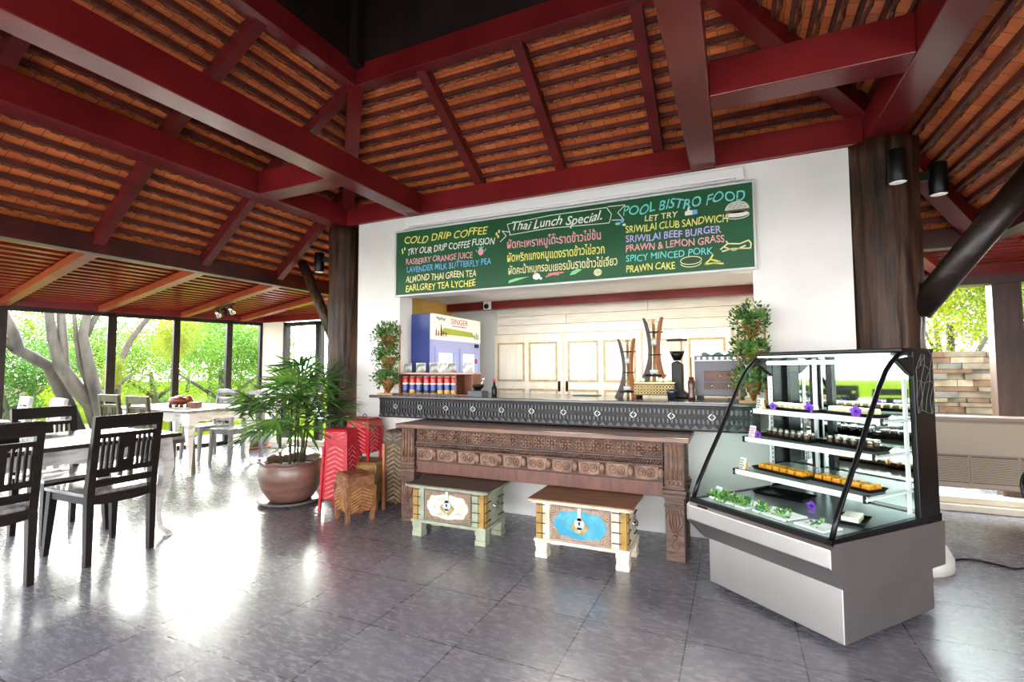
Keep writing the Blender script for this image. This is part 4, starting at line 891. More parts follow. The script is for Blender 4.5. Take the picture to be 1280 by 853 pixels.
# ================================================================ BASKETS
def basket(name, lb, loc, rot, w0, w1, d0, d1, z0, h, lidh, body, ridge, legm, legw=.022, knob=None, bulge=0, rows=9):
    t = thing(name, lb, 'basket', loc, rot); hb = h-lidh; n = 8
    def ring(z, k=0):
        u = (z-z0)/(hb-z0); ww = w0+(w1-w0)*u+bulge*math.sin(PI*min(max(u,0),1)); dd = d0+(d1-d0)*u+bulge*math.sin(PI*min(max(u,0),1)); return ww/2, dd/2
    m = MB(); vs = []
    for i in range(n+1):
        z = z0+(hb-z0)*i/n; a, b2 = ring(z); vs += [(-a,-b2,z),(a,-b2,z),(a,b2,z),(-a,b2,z)]
    fs = [(3,2,1,0), (n*4,n*4+1,n*4+2,n*4+3)]+[(i*4+k, i*4+(k+1)%4, i*4+4+(k+1)%4, i*4+4+k) for i in range(n) for k in range(4)]
    m.add(vs, fs); m.build('basket_body', body, t, bevel=.006)
    m = MB(); a, b2 = ring(hb); a += .008; b2 += .008; m.add([(-a,-b2,hb-.012),(a,-b2,hb-.012),(a,b2,hb-.012),(-a,b2,hb-.012),(-a*.97,-b2*.97,h-.02),(a*.97,-b2*.97,h-.02),(a*.97,b2*.97,h-.02),(-a*.97,b2*.97,h-.02),(-a*.8,-b2*.8,h),(a*.8,-b2*.8,h),(a*.8,b2*.8,h),(-a*.8,b2*.8,h)],
        [(3,2,1,0),(8,9,10,11)]+[(j*4+k, j*4+(k+1)%4, j*4+4+(k+1)%4, j*4+4+k) for j in (0,1) for k in range(4)]); lid = m.build('lid', body, t, bevel=.003)
    m = MB(); mr_ = MB(); ml_ = MB()
    for i in range(rows):
        z = z0+.03+(hb-z0-.07)*i/(rows-1); a, b2 = ring(z)
        for s_ in (-1, 1):
            m.bar((0,-b2-.001,z+.02),(s_*a*.72,-b2-.001,z-.02),.009,.009,up=(0,1,0)); mr_.bar((a+.001,0,z+.02),(a+.001,s_*b2*.72,z-.02),.006,.009,up=(1,0,0)); ml_.bar((-a-.001,0,z+.02),(-a-.001,s_*b2*.72,z-.02),.006,.009,up=(1,0,0))
    a, b2 = ring(hb); 
    for s_ in (-1,1): m.bar((s_*a*.2,-b2-.009,h-.05-.0*lidh),(s_*a*.85,-b2-.009,h-.025),.006,.009,up=(0,1,0)); m.bar((s_*a*.2,-b2-.009,h-.085),(s_*a*.85,-b2-.009,h-.06),.006,.009,up=(0,1,0))
    for q_ in (m, mr_, ml_): q_.build('chevron_weave_pattern', ridge, t)
    for sx in (-1,1):
        for sy in (-1,1):
            a, b2 = ring(z0); a1, b1 = ring(hb*.98); m = MB(); m.bar((sx*(a+.008),sy*(b2+.008),0),(sx*(a1+.003),sy*(b1+.003),hb*.97),legw,legw,up=(0,1,0)); m.build('leg', legm, t)
    if knob: m = MB(); m.tube([(.018*math.cos(2*PI*k/10),0,h+.016+.018*math.sin(2*PI*k/10)) for k in range(10)], .004, 5, closed=True); m.build('lid_ring', knob, lid)
    return t
M_RB = mat('red_lacquer_cane', '#b81a27', '#9c1420', rough=.35, scale=14, bump=.25, bscale=60); M_RBL = mat('red_lacquer_light', '#f2949a', '#d8545e', rough=.35, scale=20)
M_BB = mat('brown_weave', '#8b5a34', '#64391f', rough=.5, scale=22, bump=.4, bscale=60); M_BBL = mat('brown_weave_light', '#b98a58', '#8f6036', rough=.5, scale=20)
M_GB = mat('golden_weave', '#9f7a45', '#7a5a31', rough=.5, scale=14, bump=.3, bscale=60); M_DB = mat('dark_weave', '#5d4a36', '#2f251b', rough=.5, scale=30, bump=.4, bscale=60); M_DBL = mat('dark_weave_light', '#a58c64', '#6d5638', rough=.5, scale=20)
basket('red_basket', 'tall narrow red woven basket with lid standing on the floor by the palm pot', (-3.245,3.42,0), R(12), .25,.215,.20,.17,.10,.715,.13,M_RB,M_RBL,M_RB,rows=11)
basket('red_basket', 'small red woven basket with a lid ring standing on the golden box', (-3.185,3.66,.405), R(6), .205,.225,.18,.20,.065,.385,.07,M_RB,M_RBL,M_RB,knob=M_BLACK,rows=6)
basket('golden_basket', 'low square golden brown woven box beneath the small red basket', (-3.14,3.67,0), R(8), .34,.36,.30,.32,.04,.40,.09,M_GB,M_BBL,M_GB,rows=5,legw=.03)
basket('brown_basket', 'squat round-bodied brown woven basket with dark lid in front of the golden box', (-2.925,3.25,0), R(-24), .20,.235,.19,.22,.07,.385,.09,M_BB,M_BBL,M_BB,bulge=.05,rows=7,legw=.03)
basket('patterned_basket', 'tall dark speckled woven basket tucked between the console leg and the baskets', (-2.775,3.66,0), R(4), .185,.195,.18,.19,.07,.70,.10,M_DB,M_DBL,M_TEAK,rows=13)

# ================================================================ POTTED PLANTS
M_PALM = leafmat('palm_leaf', '#37662a', '#7aa744', .3, 4, .38); M_PALMD = leafmat('palm_leaf_dark', '#1f451d', '#3c6d2e', .2, 4, .38); M_STEM = mat('palm_stem', '#3a3126', '#55523a', rough=.6, scale=20)
def fan_leaf(m, base, d, L, rng, n=9):
    """radiating leaflets of one fan frond"""
    d = Vector(d).normalized(); side = d.cross(Vector((0,0,1)))
    if side.length < .1: side = Vector((1,0,0))
    side.normalize(); nrm = side.cross(d)
    for k in range(n):
        a = R(-105+210*k/(n-1)); dr = (d*math.cos(a)+side*math.sin(a)+nrm*.10).normalized(); l = L*rng.uniform(.82,1.05)*(1-.22*abs(a)/R(105)); wd = .030*rng.uniform(.9,1.2)
        s_ = dr.cross(nrm).normalized(); pts = []; droop = rng.uniform(.10,.42)
        for i in range(6):
            u = i/5; pts.append((Vector(base)+dr*l*u+Vector((0,0,-droop*l*u*u)), wd*(.35+1.3*u if u < .5 else 1.0-.0*u)*(1 if u < .8 else .75 if u < .95 else .12)))
        vs = []
        for p, w_ in pts: vs += [p-s_*w_/2, p-nrm*w_*.18, p+s_*w_/2]
        m.add(vs, [(i*3+j, i*3+j+1, i*3+4+j, i*3+3+j) for i in range(5) for j in (0,1)], 0, True)
def palm():
    t = thing('potted_palm', 'large potted lady palm with fan leaves in a brown clay pot by the log column', 'potted plant', (-3.85, 3.42, 0)); rng = random.Random(21)
    m = MB(); m.lathe([(.22,0),(.26,.012),(.29,.035),(.275,.04),(.2,.022),(0,.02)], 32); m.build('saucer', mat('dark_saucer', '#5b524c', rough=.5), t)
    m = MB(); n = 40; prof = [(.17,.022),(.20,.05),(.255,.14),(.285,.24),(.29,.31),(.272,.355),(.268,.37),(.295,.395),(.292,.405),(.262,.385),(.245,.35),(.24,.33)]; m.lathe(prof, n)
    for i in range(7*n, 10*n):
        k = i % n; v = m.v[i]; v.z += .012*math.sin(2*PI*k/n*9); v.x *= 1+.02*math.cos(2*PI*k/n*9); v.y *= 1+.02*math.cos(2*PI*k/n*9)
    m.build('clay_pot', M_CLAY, t); m = MB(); m.lathe([(.245,.345),(0,.35)], 24); m.build('soil', M_SOIL, t)
    canes = [(-.13,-.02,-.16,.02,.72),(-.09,.06,-.13,.10,.83),(-.06,-.07,-.11,-.12,.62),(.0,.03,.02,.06,.98),(.03,-.05,.05,-.10,.80),(.08,.04,.16,.08,.92),(.11,-.03,.26,-.05,.78),(.05,.09,.10,.18,.70),(-.02,.09,-.05,.2,.9)]
    for (x, y, x1, y1, h) in canes:
        m = MB(); y1 *= .6; top = Vector((x1,y1,.33+h*.74)); m.tube([(x,y,.33),((x+x1)/2+rng.uniform(-.01,.01),(y+y1)/2,.33+h*.36),top], [.011,.010,.009], 7); m.build('cane', M_STEM, t)
        k = 6
        for i in range(k):
            a = 2*PI*i/k+rng.uniform(-.5,.5)+h*5; el_ = rng.uniform(-.1,.95); pl_ = rng.uniform(.20,.40); st = top-Vector((0,0,rng.uniform(0,.22)))
            dd = Vector((math.cos(a)*math.cos(el_), math.sin(a)*math.cos(el_)*(.35 if math.sin(a) > 0 else .9), math.sin(el_))); b2 = st+dd*pl_; g = MB(); g.tube([st, st+dd*pl_*.5+Vector((0,0,.02)), b2], [.005,.004,.003], 5, 1)
            fan_leaf(g, b2, (dd+Vector((0,0,-.30))), rng.uniform(.32,.44), rng, rng.choice((9,10,11))); g.build('frond', [M_PALM if rng.random() < .6 else M_PALMD, M_STEM], t)
    m = MB()
    for a in (0.4, 2.5, 4.4): fan_leaf(m, (.1*math.cos(a),.1*math.sin(a),.5), (math.cos(a),math.sin(a),.2), .22, rng, 6)
    m.build('frond', [M_PALM, M_STEM], t)
palm()
def strap_plant(loc, lb):
    t = thing('potted_plant', lb, 'potted plant', loc); rng = random.Random(5)
    m = MB(); m.lathe([(.17,0),(.2,.012),(.2,.035),(.15,.03),(0,.03)], 24); m.build('saucer', M_TERRA, t)
    m = MB(); m.lathe([(.13,.03),(.19,.12),(.225,.26),(.23,.30),(.215,.30),(.2,.26),(0,.25)], 26); m.build('grey_pot', mat('grey_pot', '#8f8a8b', '#777273', rough=.6, scale=6), t)
    g = MB()
    for i in range(46):
        a = rng.uniform(0,2*PI); L = rng.uniform(.3,.62); e_ = rng.uniform(.5,1.3); p = Vector((.06*math.cos(a),.06*math.sin(a),.27)); vs = []; s_ = Vector((-math.sin(a),math.cos(a),0)); v = Vector((math.cos(a)*math.cos(e_),math.sin(a)*math.cos(e_),math.sin(e_)))
        for k in range(7):
            w_ = .016*(1-.85*(k/6)**2); vs += [p-s_*w_, p+s_*w_]; p = p+v*L/6; v = (v+Vector((math.cos(a)*.12,math.sin(a)*.12,-.34))).normalized()
        g.add(vs, [(k*2,k*2+1,k*2+3,k*2+2) for k in range(6)], rng.choice((0,0,1)), True)
    g.build('strap_foliage', [leafmat('lime_leaf', '#6f9a33', '#a9c94f', .35, 4), M_PALM], t)
strap_plant((-6.95,5.5,0), 'grey pot with arching strap leaves in the corner by the back window')

# ================================================================ TABLES AND CHAIRS
def chair(name, lb, loc, rot, wood, seatm, group):
    t = thing(name, lb, 'chair', loc, rot, group); hw, hd = .185, .235
    for s_ in (-1,1):
        m = MB(); m.bar((s_*hw,-hd,0),(s_*hw,-hd+.01,.44),.034,.042,.042,.05); m.bar((s_*hw,-hd+.01,.44),(s_*hw,-hd-.055,.95),.042,.05,.036,.034); m.build('rear_leg', wood, t)
        m = MB(); m.bar((s_*(hw+.012),hd+.015,0),(s_*(hw-.005),hd-.01,.43),.030,.034,.046,.05); m.build('front_leg', wood, t)
    m = MB(); m.box(-hw-.025,hw+.025,-hd+.02,hd+.035,.432,.458); 
    m.build('seat', seatm, t, bevel=.006)
    m = MB(); n = 8
    for y in (-hd+.0, hd-.02): m.box(-hw,hw,y,y+.025,.385,.432)
    for s_ in (-1,1): m.box(s_*hw-.012,s_*hw+.012,-hd,hd,.385,.432)
    m.prism([(-hw,.385),(-hw*.5,.372),(hw*.5,.372),(hw,.385)], .022, T(0,-hd+.022,0) @ FRONT); m.build('seat_rail', wood, t)
    def yb(z): return -hd+.01-.065*(z-.44)/.51
    def rail(z0, z1, th=.026):
        a, b2 = yb(z0), yb(z1); m_ = MB(); m_.add([(-hw,a-th/2,z0),(hw,a-th/2,z0),(hw,a+th/2,z0),(-hw,a+th/2,z0),(-hw,b2-th/2,z1),(hw,b2-th/2,z1),(hw,b2+th/2,z1),(-hw,b2+th/2,z1)], [(0,3,2,1),(4,5,6,7),(0,1,5,4),(1,2,6,5),(2,3,7,6),(3,0,4,7)]); return m_
    m = rail(.865,.952,.03); m.build('top_rail', wood, t, bevel=.005); rail(.805,.835).build('back_rail', wood, t); rail(.57,.605).build('back_rail', wood, t); rail(.49,.535).build('back_rail', wood, t)
    for k in range(4):
        for s_ in (-1,1):
            m = MB(); x = s_*(.075+k*.030); m.bar((x,yb(.60),.60),(x,yb(.81),.81),.013,.016); m.build('back_slat', wood, t)
    # splat with a six-sided cut-out
    m = MB(); zo = [(-.05,.60),(0,.60),(.05,.60),(.05,.70),(.05,.81),(0,.81),(-.05,.81),(-.05,.70)]; zi = [(-.014,.655),(0,.645),(.014,.655),(.016,.69),(.014,.725),(0,.735),(-.014,.725),(-.016,.69)]
    th = .010; vs = []
    for y_ in (-th, th): vs += [(x,yb(z)+y_,z) for x, z in zo]+[(x,yb(z)+y_,z) for x, z in zi]
    fs = []
    for k in range(8):
        j = (k+1)%8; fs += [(k,j,8+j,8+k), (16+j,16+k,24+k,24+j), (k,16+k,16+j,j), (8+j,24+j,24+k,8+k)]
    m.add(vs, fs); m.build('splat', wood, t)
    return t
M_SEAT = mat('seat_sheen_wood', '#8d8587', '#6a6264', rough=.22, scale=5, stretch=(6,1,1), coat=.3)  # grey stands for daylight reflected off the dark seats
M_OLIVE = mat('olive_wood', '#4a4430', '#363122', rough=.4, scale=6); M_PALELIT = mat('pale_lit_wood', '#d8d5d4', '#b9b5b4', rough=.45, scale=6, stretch=(5,1,1))  # pale tone: window light on the far chairs put into their colour
GC = 'slatted dining chairs round the tables'
c0 = chair('dining_chair', 'dark slatted dining chair with its back to the bar, next to the cabriole leg', (-4.01,1.965,0), R(90), M_ESP, M_SEAT, GC)
dup(c0, (-4.0,1.31,0), R(90), 'dark slatted dining chair cut by the photo edge, with its back to the bar')
dup(c0, (-4.78,2.06,0), R(-90), 'dark slatted dining chair on the garden side of the dark table, facing the bar')
dup(c0, (-4.78,1.36,0), R(-90), 'dark slatted dining chair on the garden side of the dark table, mostly hidden')
c1 = chair('dining_chair', 'olive brown slatted dining chair at the white table, the one closer to the garden windows', (-6.87,3.68,0), 0, M_OLIVE, M_SEAT, GC)
dup(c1, (-6.15,3.60,0), 0, 'olive brown slatted dining chair at the white table, beside its cabriole legs')
c2 = chair('dining_chair', 'grey slatted dining chair across the white table, in front of the window post', (-6.95,4.68,0), R(180), M_GREYLIT, M_SEAT, GC)
dup(c2, (-6.24,4.62,0), R(180), 'grey slatted dining chair across the white table, partly behind the palm leaves')
c3 = chair('dining_chair', 'pale white-lit dining chair below the leaning tree trunk, cut by the photo edge', (-7.3,2.5,0), R(170), M_PALELIT, M_PALELIT, GC)
dup(c3, (-6.55,2.48,0), R(172), 'pale white-lit dining chair below the leaning tree trunk, just above the dark chair back')
def table(lb, loc, W, D, apron=True, topm=None):
    t = thing('dining_table', lb, 'table', loc); H = .765
    m = MB(); m.box(0,W,0,D,H-.028,H); m.build('table_top', topm, t, bevel=.005)
    ix = .09; 
    for sx, x in ((-1,ix),(1,W-ix)):
        for sy, y in ((-1,ix),(1,D-ix)):
            m = MB(); k = Vector((sx, sy, 0))*.5; prof = [(.74,0,.085),(.60,.012,.085),(.52,.022,.075),(.40,.012,.058),(.28,-.008,.046),(.16,-.014,.036),(.07,.0,.034),(.03,.03,.042),(.0,.042,.05)]
            for (za,oa,wa),(zb,ob,wb) in zip(prof[:-1], prof[1:]):
                a = [(x+k.x*oa*2+p*wa/2, y+k.y*oa*2+q*wa/2, za) for p, q in ((-1,-1),(1,-1),(1,1),(-1,1))]; b2 = [(x+k.x*ob*2+p*wb/2, y+k.y*ob*2+q*wb/2, zb) for p, q in ((-1,-1),(1,-1),(1,1),(-1,1))]
                m.add(a+b2, [(i, 4+i, 4+(i+1)%4, (i+1)%4) for i in range(4)]+([(0,1,2,3)] if za == .74 else [])+([(7,6,5,4)] if zb == 0 else []), 0)
            m.build('cabriole_leg', M_WASH, t)
    def skirt_(x0, x1, M):
        L = x1-x0; n = 40; pts = []
        for i in range(n+1):
            u = i/n; q = abs(u-.5)*2; z = .60+.035*(1-q)+.02*abs(math.sin(u*PI*4)) if q < .85 else .60-.02*(q-.85)/.15
            pts.append((x0+L*u, z))
        m.prism(pts+[(x1,.735),(x0,.735)], .022, M)
    m = MB(); skirt_(ix, W-ix, T(0,.075,0) @ FRONT); skirt_(ix, W-ix, T(0,D-.053,0) @ FRONT)
    Q = Matrix(((0,0,1,0),(1,0,0,0),(0,1,0,0),(0,0,0,1))); skirt_(ix, D-ix, T(.053,0,0) @ Q); skirt_(ix, D-ix, T(W-.075,0,0) @ Q); m.build('apron', M_WASH, t)
    return t
M_DTOP = mat('dark_table_top', '#3a2a27', '#231a19', rough=.25, scale=4, stretch=(6,1,1), coat=.3); M_WTOP = mat('grey_table_top', '#8b8484', '#5b5455', rough=.3, scale=5, stretch=(1,6,1), coat=.3)
table('dark-topped dining table with whitewashed cabriole legs beside the dark chairs', (-4.83,.45,0), .94, 1.97, topm=M_DTOP)
table('white dining table with cabriole legs standing in front of the garden windows', (-7.5,3.65,0), 1.72, .95, topm=M_WTOP)
table('dining table in front of the pale chairs, mostly cut off by the photo edge', (-7.9,1.4,0), 1.7, .95, topm=M_DTOP)
t = thing('condiment_holder', 'carved reddish wooden condiment holder standing on the white table', 'condiment holder', (-6.55,4.02,.7655), R(10)); wd = mat('red_brown_wood', '#96492a', '#6e3119', rough=.4, scale=8)
m = MB(); m.lathe([(.05,.03),(.085,.05),(.10,.085),(.085,.12),(.04,.13),(0,.13)], 14)
for v in m.v: v.x *= 1.5
m.build('carved_body', wd, t)
for sx in (-.09,.09):
    for sy in (-.045,.045): m = MB(); m.lathe([(.022,0),(.018,.05)], 8, (sx,sy,0)); m.build('foot', wd, t)
m = MB(); m.ball((.16,0,.11), (.045,.04,.04), 10, 7); m.tube([(.19,0,.10),(.22,0,.075),(.215,0,.05)], [.02,.015,.011], 8); m.build('head_spout', wd, t)
m = MB(); m.box(-.05,.05,-.03,.03,.13,.145); m.build('lid', wd, t, bevel=.004)
t = thing('sauce_box', 'small square wooden sauce box beside the carved condiment holder', 'box', (-6.25,4.03,.7655), R(8)); m = MB(); m.box(-.06,.06,-.05,.05,0,.055); m.build('box_body', wd, t); m = MB(); m.box(-.065,.065,-.055,.055,.055,.07); m.build('lid', wd, t, bevel=.003)
m = MB(); m.box(-.11,.11,-.05,.05,0,.010); o = tag(m.build('table_mat', M_ESP, None, (-6.18,3.84,.7655), bevel=.002), 'dark wooden mat lying on the white table in front of the sauce box', 'mat')
t = thing('napkin_box', 'dark wooden napkin box on the dark dining table', 'box', (-4.37,1.55,.7655), R(5)); m = MB(); m.box(-.1,.1,-.06,.06,0,.085); m.build('box_body', M_ESP, t, bevel=.004); m = MB(); m.box(-.06,.06,-.015,.015,.085,.10); m.build('napkin', M_WHITEP, t)
t = thing('table_plant', 'small dark grassy plant in a pot on the table by the pale chairs', 'plant', (-6.62,2.12,.7655)); m = MB(); m.lathe([(.05,0),(.07,.07),(.065,.07),(0,.06)], 16); m.build('pot', M_BLACK, t); m = MB(); leafball(m, (0,0,.13), .12, 220, random.Random(2), size=(.04,.10)); m.build('foliage', [M_SUCD, M_SUCD], t)

# ================================================================ CAKE DISPLAY CASE
A = math.atan2(-.64, .77); CASE = (.41, 2.62, 0)
def case():
    t = thing('cake_display_case', 'stainless steel and curved glass cake display case with lit shelves', 'display case', CASE, A)
    W0, W1 = -.77, .03
    m = MB(); m.box(-.74,0,0,.755,.025,.42); m.build('steel_base', M_STEEL, t, bevel=.004)
    m = MB(); m.box(-.70,-.04,.05,.70,.0,.03); m.build('plinth', M_BLACK, t)
    p = [(.765,.245),(.81,.30),(.81,.465),(-.105,.485),(-.125,.465),(-.125,.385),(0.0,.265),(.02,.255)]
    Q = Matrix(((0,0,1,0),(1,0,0,0),(0,1,0,0),(0,0,0,1)))
    m = MB(); m.prism(p, W1-W0, T(W0,0,0) @ Q); m.build('steel_body_band', M_STEEL, t, bevel=.004)
    for x in (W0-.004, W1+.001):
        m = MB(); m.prism([(y,z) for y, z in ((.80,.25),(.815,.465),(-.10,.487),(-.13,.465),(-.13,.385),(.005,.258))], .004, T(x,0,0) @ Q); m.build('steel_end_plate', M_STEEL, t)
    m = MB(); m.box(W0,W1,-.11,-.085,.475,.505); m.box(W0,W1,.70,.80,.465,.50); m.box(W0,W0+.025,-.11,.8,.475,.50); m.box(W1-.025,W1,-.11,.8,.475,.505); m.build('black_rim', M_BLACKG, t)
    m = MB(); m.box(W0+.025,W1-.025,-.085,.70,.485,.497); m.build('deck', mat('deck_steel', '#b9c4c6', rough=.3, metal=.6), t)
    PR = [(-.085,.50),(-.045,.585),(.03,.70),(.14,.86),(.245,1.03),(.32,1.145),(.385,1.225),(.44,1.27),(.50,1.302),(.57,1.32)]
    g = MB(); vs = []; N = len(PR)
    for y, z in PR: vs += [(W0+.02,y,z),(W1-.02,y,z)]
    g.add(vs, [(2*i,2*i+1,2*i+3,2*i+2) for i in range(N-1)], 0, True); g.build('curved_front_glass', M_CGLASS, t)
    for nm, x in (('a',W0+.012),('b',W1-.012)):
        g = MB(); g.add([(x,y,z) for y, z in PR]+[(x,.72,1.325),(x,.72,.50)], [tuple(range(N+2))]); g.build('end_glass', M_CGLASS, t)
        e = MB(); e.tube([(x,y-.006,z+.004) for y, z in PR], .0115, 8); e.build('glass_edge_trim', M_BLACKG, t)
        ps = MB(); ps.box(x-.014,x+.014,.60,.785,.50,1.335); ps.prism([(.45,1.285),(.60,1.30),(.60,1.20),(.57,1.21)], .028, T(x-.014,0,0) @ Q); ps.build('rear_post', M_BLACKG, t, bevel=.005)
        l = MB(); xx = x-.022 if nm == 'b' else x+.014; l.box(xx,xx+.008,.555,.585,.52,1.19); st = l.build('shelf_standard', M_WHITEP, t)
        h = MB()
        for k in range(24): h.box(xx-.001 if nm == 'b' else xx+.007, xx+.001 if nm == 'b' else xx+.009,.566,.574,.54+k*.027,.552+k*.027)
        h.build('slot_pattern', M_BLACK, st)
    # triangular lattice: a reflection drawn as grey bars on the end post
    m = MB(); rng = random.Random(9); gp = [[(.62+i*.04+rng.uniform(-.01,.01), 1.02+j*.075+rng.uniform(-.015,.015)) for i in range(5)] for j in range(5)]; X = W1+.0025
    for j in range(5):
        for i in range(5):
            for di, dj in ((1,0),(0,1),(1,1)):
                if i+di < 5 and j+dj < 5 and rng.random() < .6:
                    a, b2 = gp[j][i], gp[j+dj][i+di]; m.bar((X,a[0],a[1]),(X,b2[0],b2[1]),.002,.0035,up=(1,0,0))
    m.build('lattice_reflection', mat('reflection_grey', '#6d7173', rough=.3), t)
    m = MB(); m.box(W0,W1,.50,.80,1.322,1.342); m.build('top_panel', M_BLACKG, t, bevel=.004); m = MB(); m.box(W0+.03,W1-.03,.46,.72,1.306,1.318); m.build('inner_roof', mat('pale_steel', '#c9ced0', rough=.3, metal=.5), t)
    m = MB(); m.tube([(W0+.07,.50,1.275),(W1-.07,.50,1.275)], .012, 10); m.build('light_tube', emit('case_tube', '#f2fbff', 1.8), t)
    area('light_tube_glow', (-.37,.50,1.262), .62, .03, 1.4, (.95,.98,1), parent=t)
    m = MB(); m.box(W0+.03,W1-.03,.735,.745,.50,1.31); m.build('mirror_door', mat('mirror', '#dfe8e4', rough=.03, metal=1), t)
    for x in (W0+.03,-.56,-.46,-.02): m = MB(); m.box(x-.018,x+.018,.715,.734,.50,1.31); m.build('door_stile', M_BLACKG, t)
    m = MB(); m.box(-.548,-.53,.70,.715,.50,1.30); m.build('shelf_standard', M_ALU, t)
    for z, vf in ((.995,.385),(.83,.305),(.645,.215)):
        m = MB(); m.box(W0+.04,W1-.03,vf,.70,z-.012,z-.003); s = m.build('glass_shelf', mat('shelf_glass', '#c7d6d4', rough=.15, metal=.2), t)
        m = MB(); m.box(W0+.04,W1-.03,vf-.006,vf,z-.028,z); m.build('white_edge_strip', M_WHITEP, s)
        m = MB()
        for x in (W0+.036, W1-.034): m.box(x,x+.008,vf-.01,.70,z-.022,z-.012)
        m.build('side_rail', M_WHITEP, s)
        m = MB()
        for x in (W0+.035, W1-.045): m.box(x,x+.014,vf-.010,vf+.03,z-.033,z+.002)
        m.build('end_bracket', M_BLACK, s)
    m = MB(); m.bar((W0-.005,-.10,.37),(W0-.005,-.01,.285),.012,.016); m.build('tray_rail', M_BLACK, t)
    sp_ = MB(); sp_.box(W0+.07,W0+.14,-.127,-.1255,.47,.48); sp_.build('maker_plate', M_BLACK, t)
    return t
case()
CM = T(*CASE) @ RZ(A)
def cw(x, y, z): return CM @ Vector((x, y, z))
SZ = {1:.995-.003, 2:.83-.003, 3:.645-.003, 0:.497}
def tray(lb, x, y, s_, w_, d_, rot=0):
    t = thing('serving_tray', lb, 'tray', cw(x,y,SZ[s_]+.0005), A+rot, 'black trays in the display case'); m = MB(); h = .018
    m.box(-w_/2,w_/2,-d_/2,d_/2,0,.005)
    for q in ((-1,0),(1,0),(0,-1),(0,1)):
        if q[0]: x0 = q[0]*w_/2; m.add([(x0,-d_/2,0),(x0,d_/2,0),(x0+q[0]*.012,d_/2+.012,h),(x0+q[0]*.012,-d_/2-.012,h),(x0-q[0]*.005,-d_/2,.004),(x0-q[0]*.005,d_/2,.004)], [(0,1,2,3),(4,3,2,5)])
        else: y0 = q[1]*d_/2; m.add([(-w_/2,y0,0),(w_/2,y0,0),(w_/2+.012,y0+q[1]*.012,h),(-w_/2-.012,y0+q[1]*.012,h),(-w_/2,y0-q[1]*.005,.004),(w_/2,y0-q[1]*.005,.004)], [(0,1,2,3),(4,3,2,5)])
    m.build('tray_body', M_BLACK, t); return t
M_CUSTARD = mat('custard', '#f0e6c4', '#e6d6a0', rough=.4, scale=20); M_YCAKE = mat('yellow_cake', '#f2a81f', '#e68a10', rough=.4, scale=20); M_PUD = mat('dark_pudding', '#4a2f23', '#6b4a38', rough=.35, scale=30); M_LIME = mat('pale_cream', '#f7f3e2', rough=.4)
def row(proto, tray_x, tray_y, s_, nx, ny, dx, dy, z, lbl, rot):
    k = 0
    for i in range(nx):
        for j in range(ny):
            if k == 0: o = proto
            else: o = dup(proto)
            lx, ly = (i-(nx-1)/2)*dx, (j-(ny-1)/2)*dy; c_, s2 = math.cos(rot), math.sin(rot)
            o.location = cw(tray_x+lx*c_-ly*s2, tray_y+lx*s2+ly*c_, SZ[s_]+.006); o.rotation_euler = (0,0,A+rot); o['label'] = lbl; k += 1
def cake(name, lb, cat, grp, body, top, size):
    t = thing(name, lb, cat, (0,0,0), 0, grp); a, h = size; m = MB(); m.box(-a,a,-a,a,0,h); m.build('cake_body', body, t, bevel=.004); m = MB(); m.box(-a*.9,a*.9,-a*.9,a*.9,h,h+.007); m.build('cake_topping', top, t, bevel=.003); return t
def pudding(grp):
    t = thing('pudding_glass', 'x', 'dessert', (0,0,0), 0, grp); m = MB(); m.lathe([(.014,0),(.018,.045)], 12); m.build('glass_cup', M_VGLASS, t); m = MB(); m.lathe([(.0135,.002),(.0165,.03),(0,.031)], 12); m.build('pudding', M_PUD, t); m = MB(); m.ball((0,0,.036), (.011,.011,.008), 8, 5); m.build('cream_topping', M_LIME, t); return t
TR = [(1,-.535,.49,.33,.10,R(-14),'at the counter end of the top shelf'),(1,-.205,.50,.30,.10,R(-14),'at the post end of the top shelf'),(2,-.54,.46,.33,.10,R(-8),'at the counter end of the middle shelf'),(2,-.20,.47,.30,.10,R(-8),'at the post end of the middle shelf'),(3,-.51,.36,.33,.11,R(-6),'at the counter end of the lowest shelf'),(3,-.18,.37,.30,.11,R(-6),'at the post end of the lowest shelf')]
for i, (s_, x, y, w_, d_, rt_, where) in enumerate(TR):
    tray('black serving tray '+where+' in the display case', x, y, s_, w_, d_, rt_)
    g = 'desserts on the tray '+where
    if s_ == 1: row(cake('custard_square', 'x', 'dessert', g, M_CUSTARD, M_LIME, (.017,.028)), x, y, 1, 7 if i == 0 else 6, 2, .043, .044, 0, 'cream coloured custard square on the tray '+where, rt_)
    if s_ == 2: row(pudding(g), x, y, 2, 7 if i == 2 else 6, 2, .043, .045, 0, 'small glass of dark pudding on the tray '+where, rt_)
    if s_ == 3: row(cake('yellow_cake', 'x', 'dessert', g, M_YCAKE, mat('yellow_top', '#f8c04a', '#f0a524', rough=.3, scale=30), (.020,.022)), x, y, 3, 6, 2, .050, .050, 0, 'orange-yellow square cake on the tray '+where, rt_)
M_ORCH = leafmat('orchid', '#6a2bb8', '#9a56e0', .3, 60)
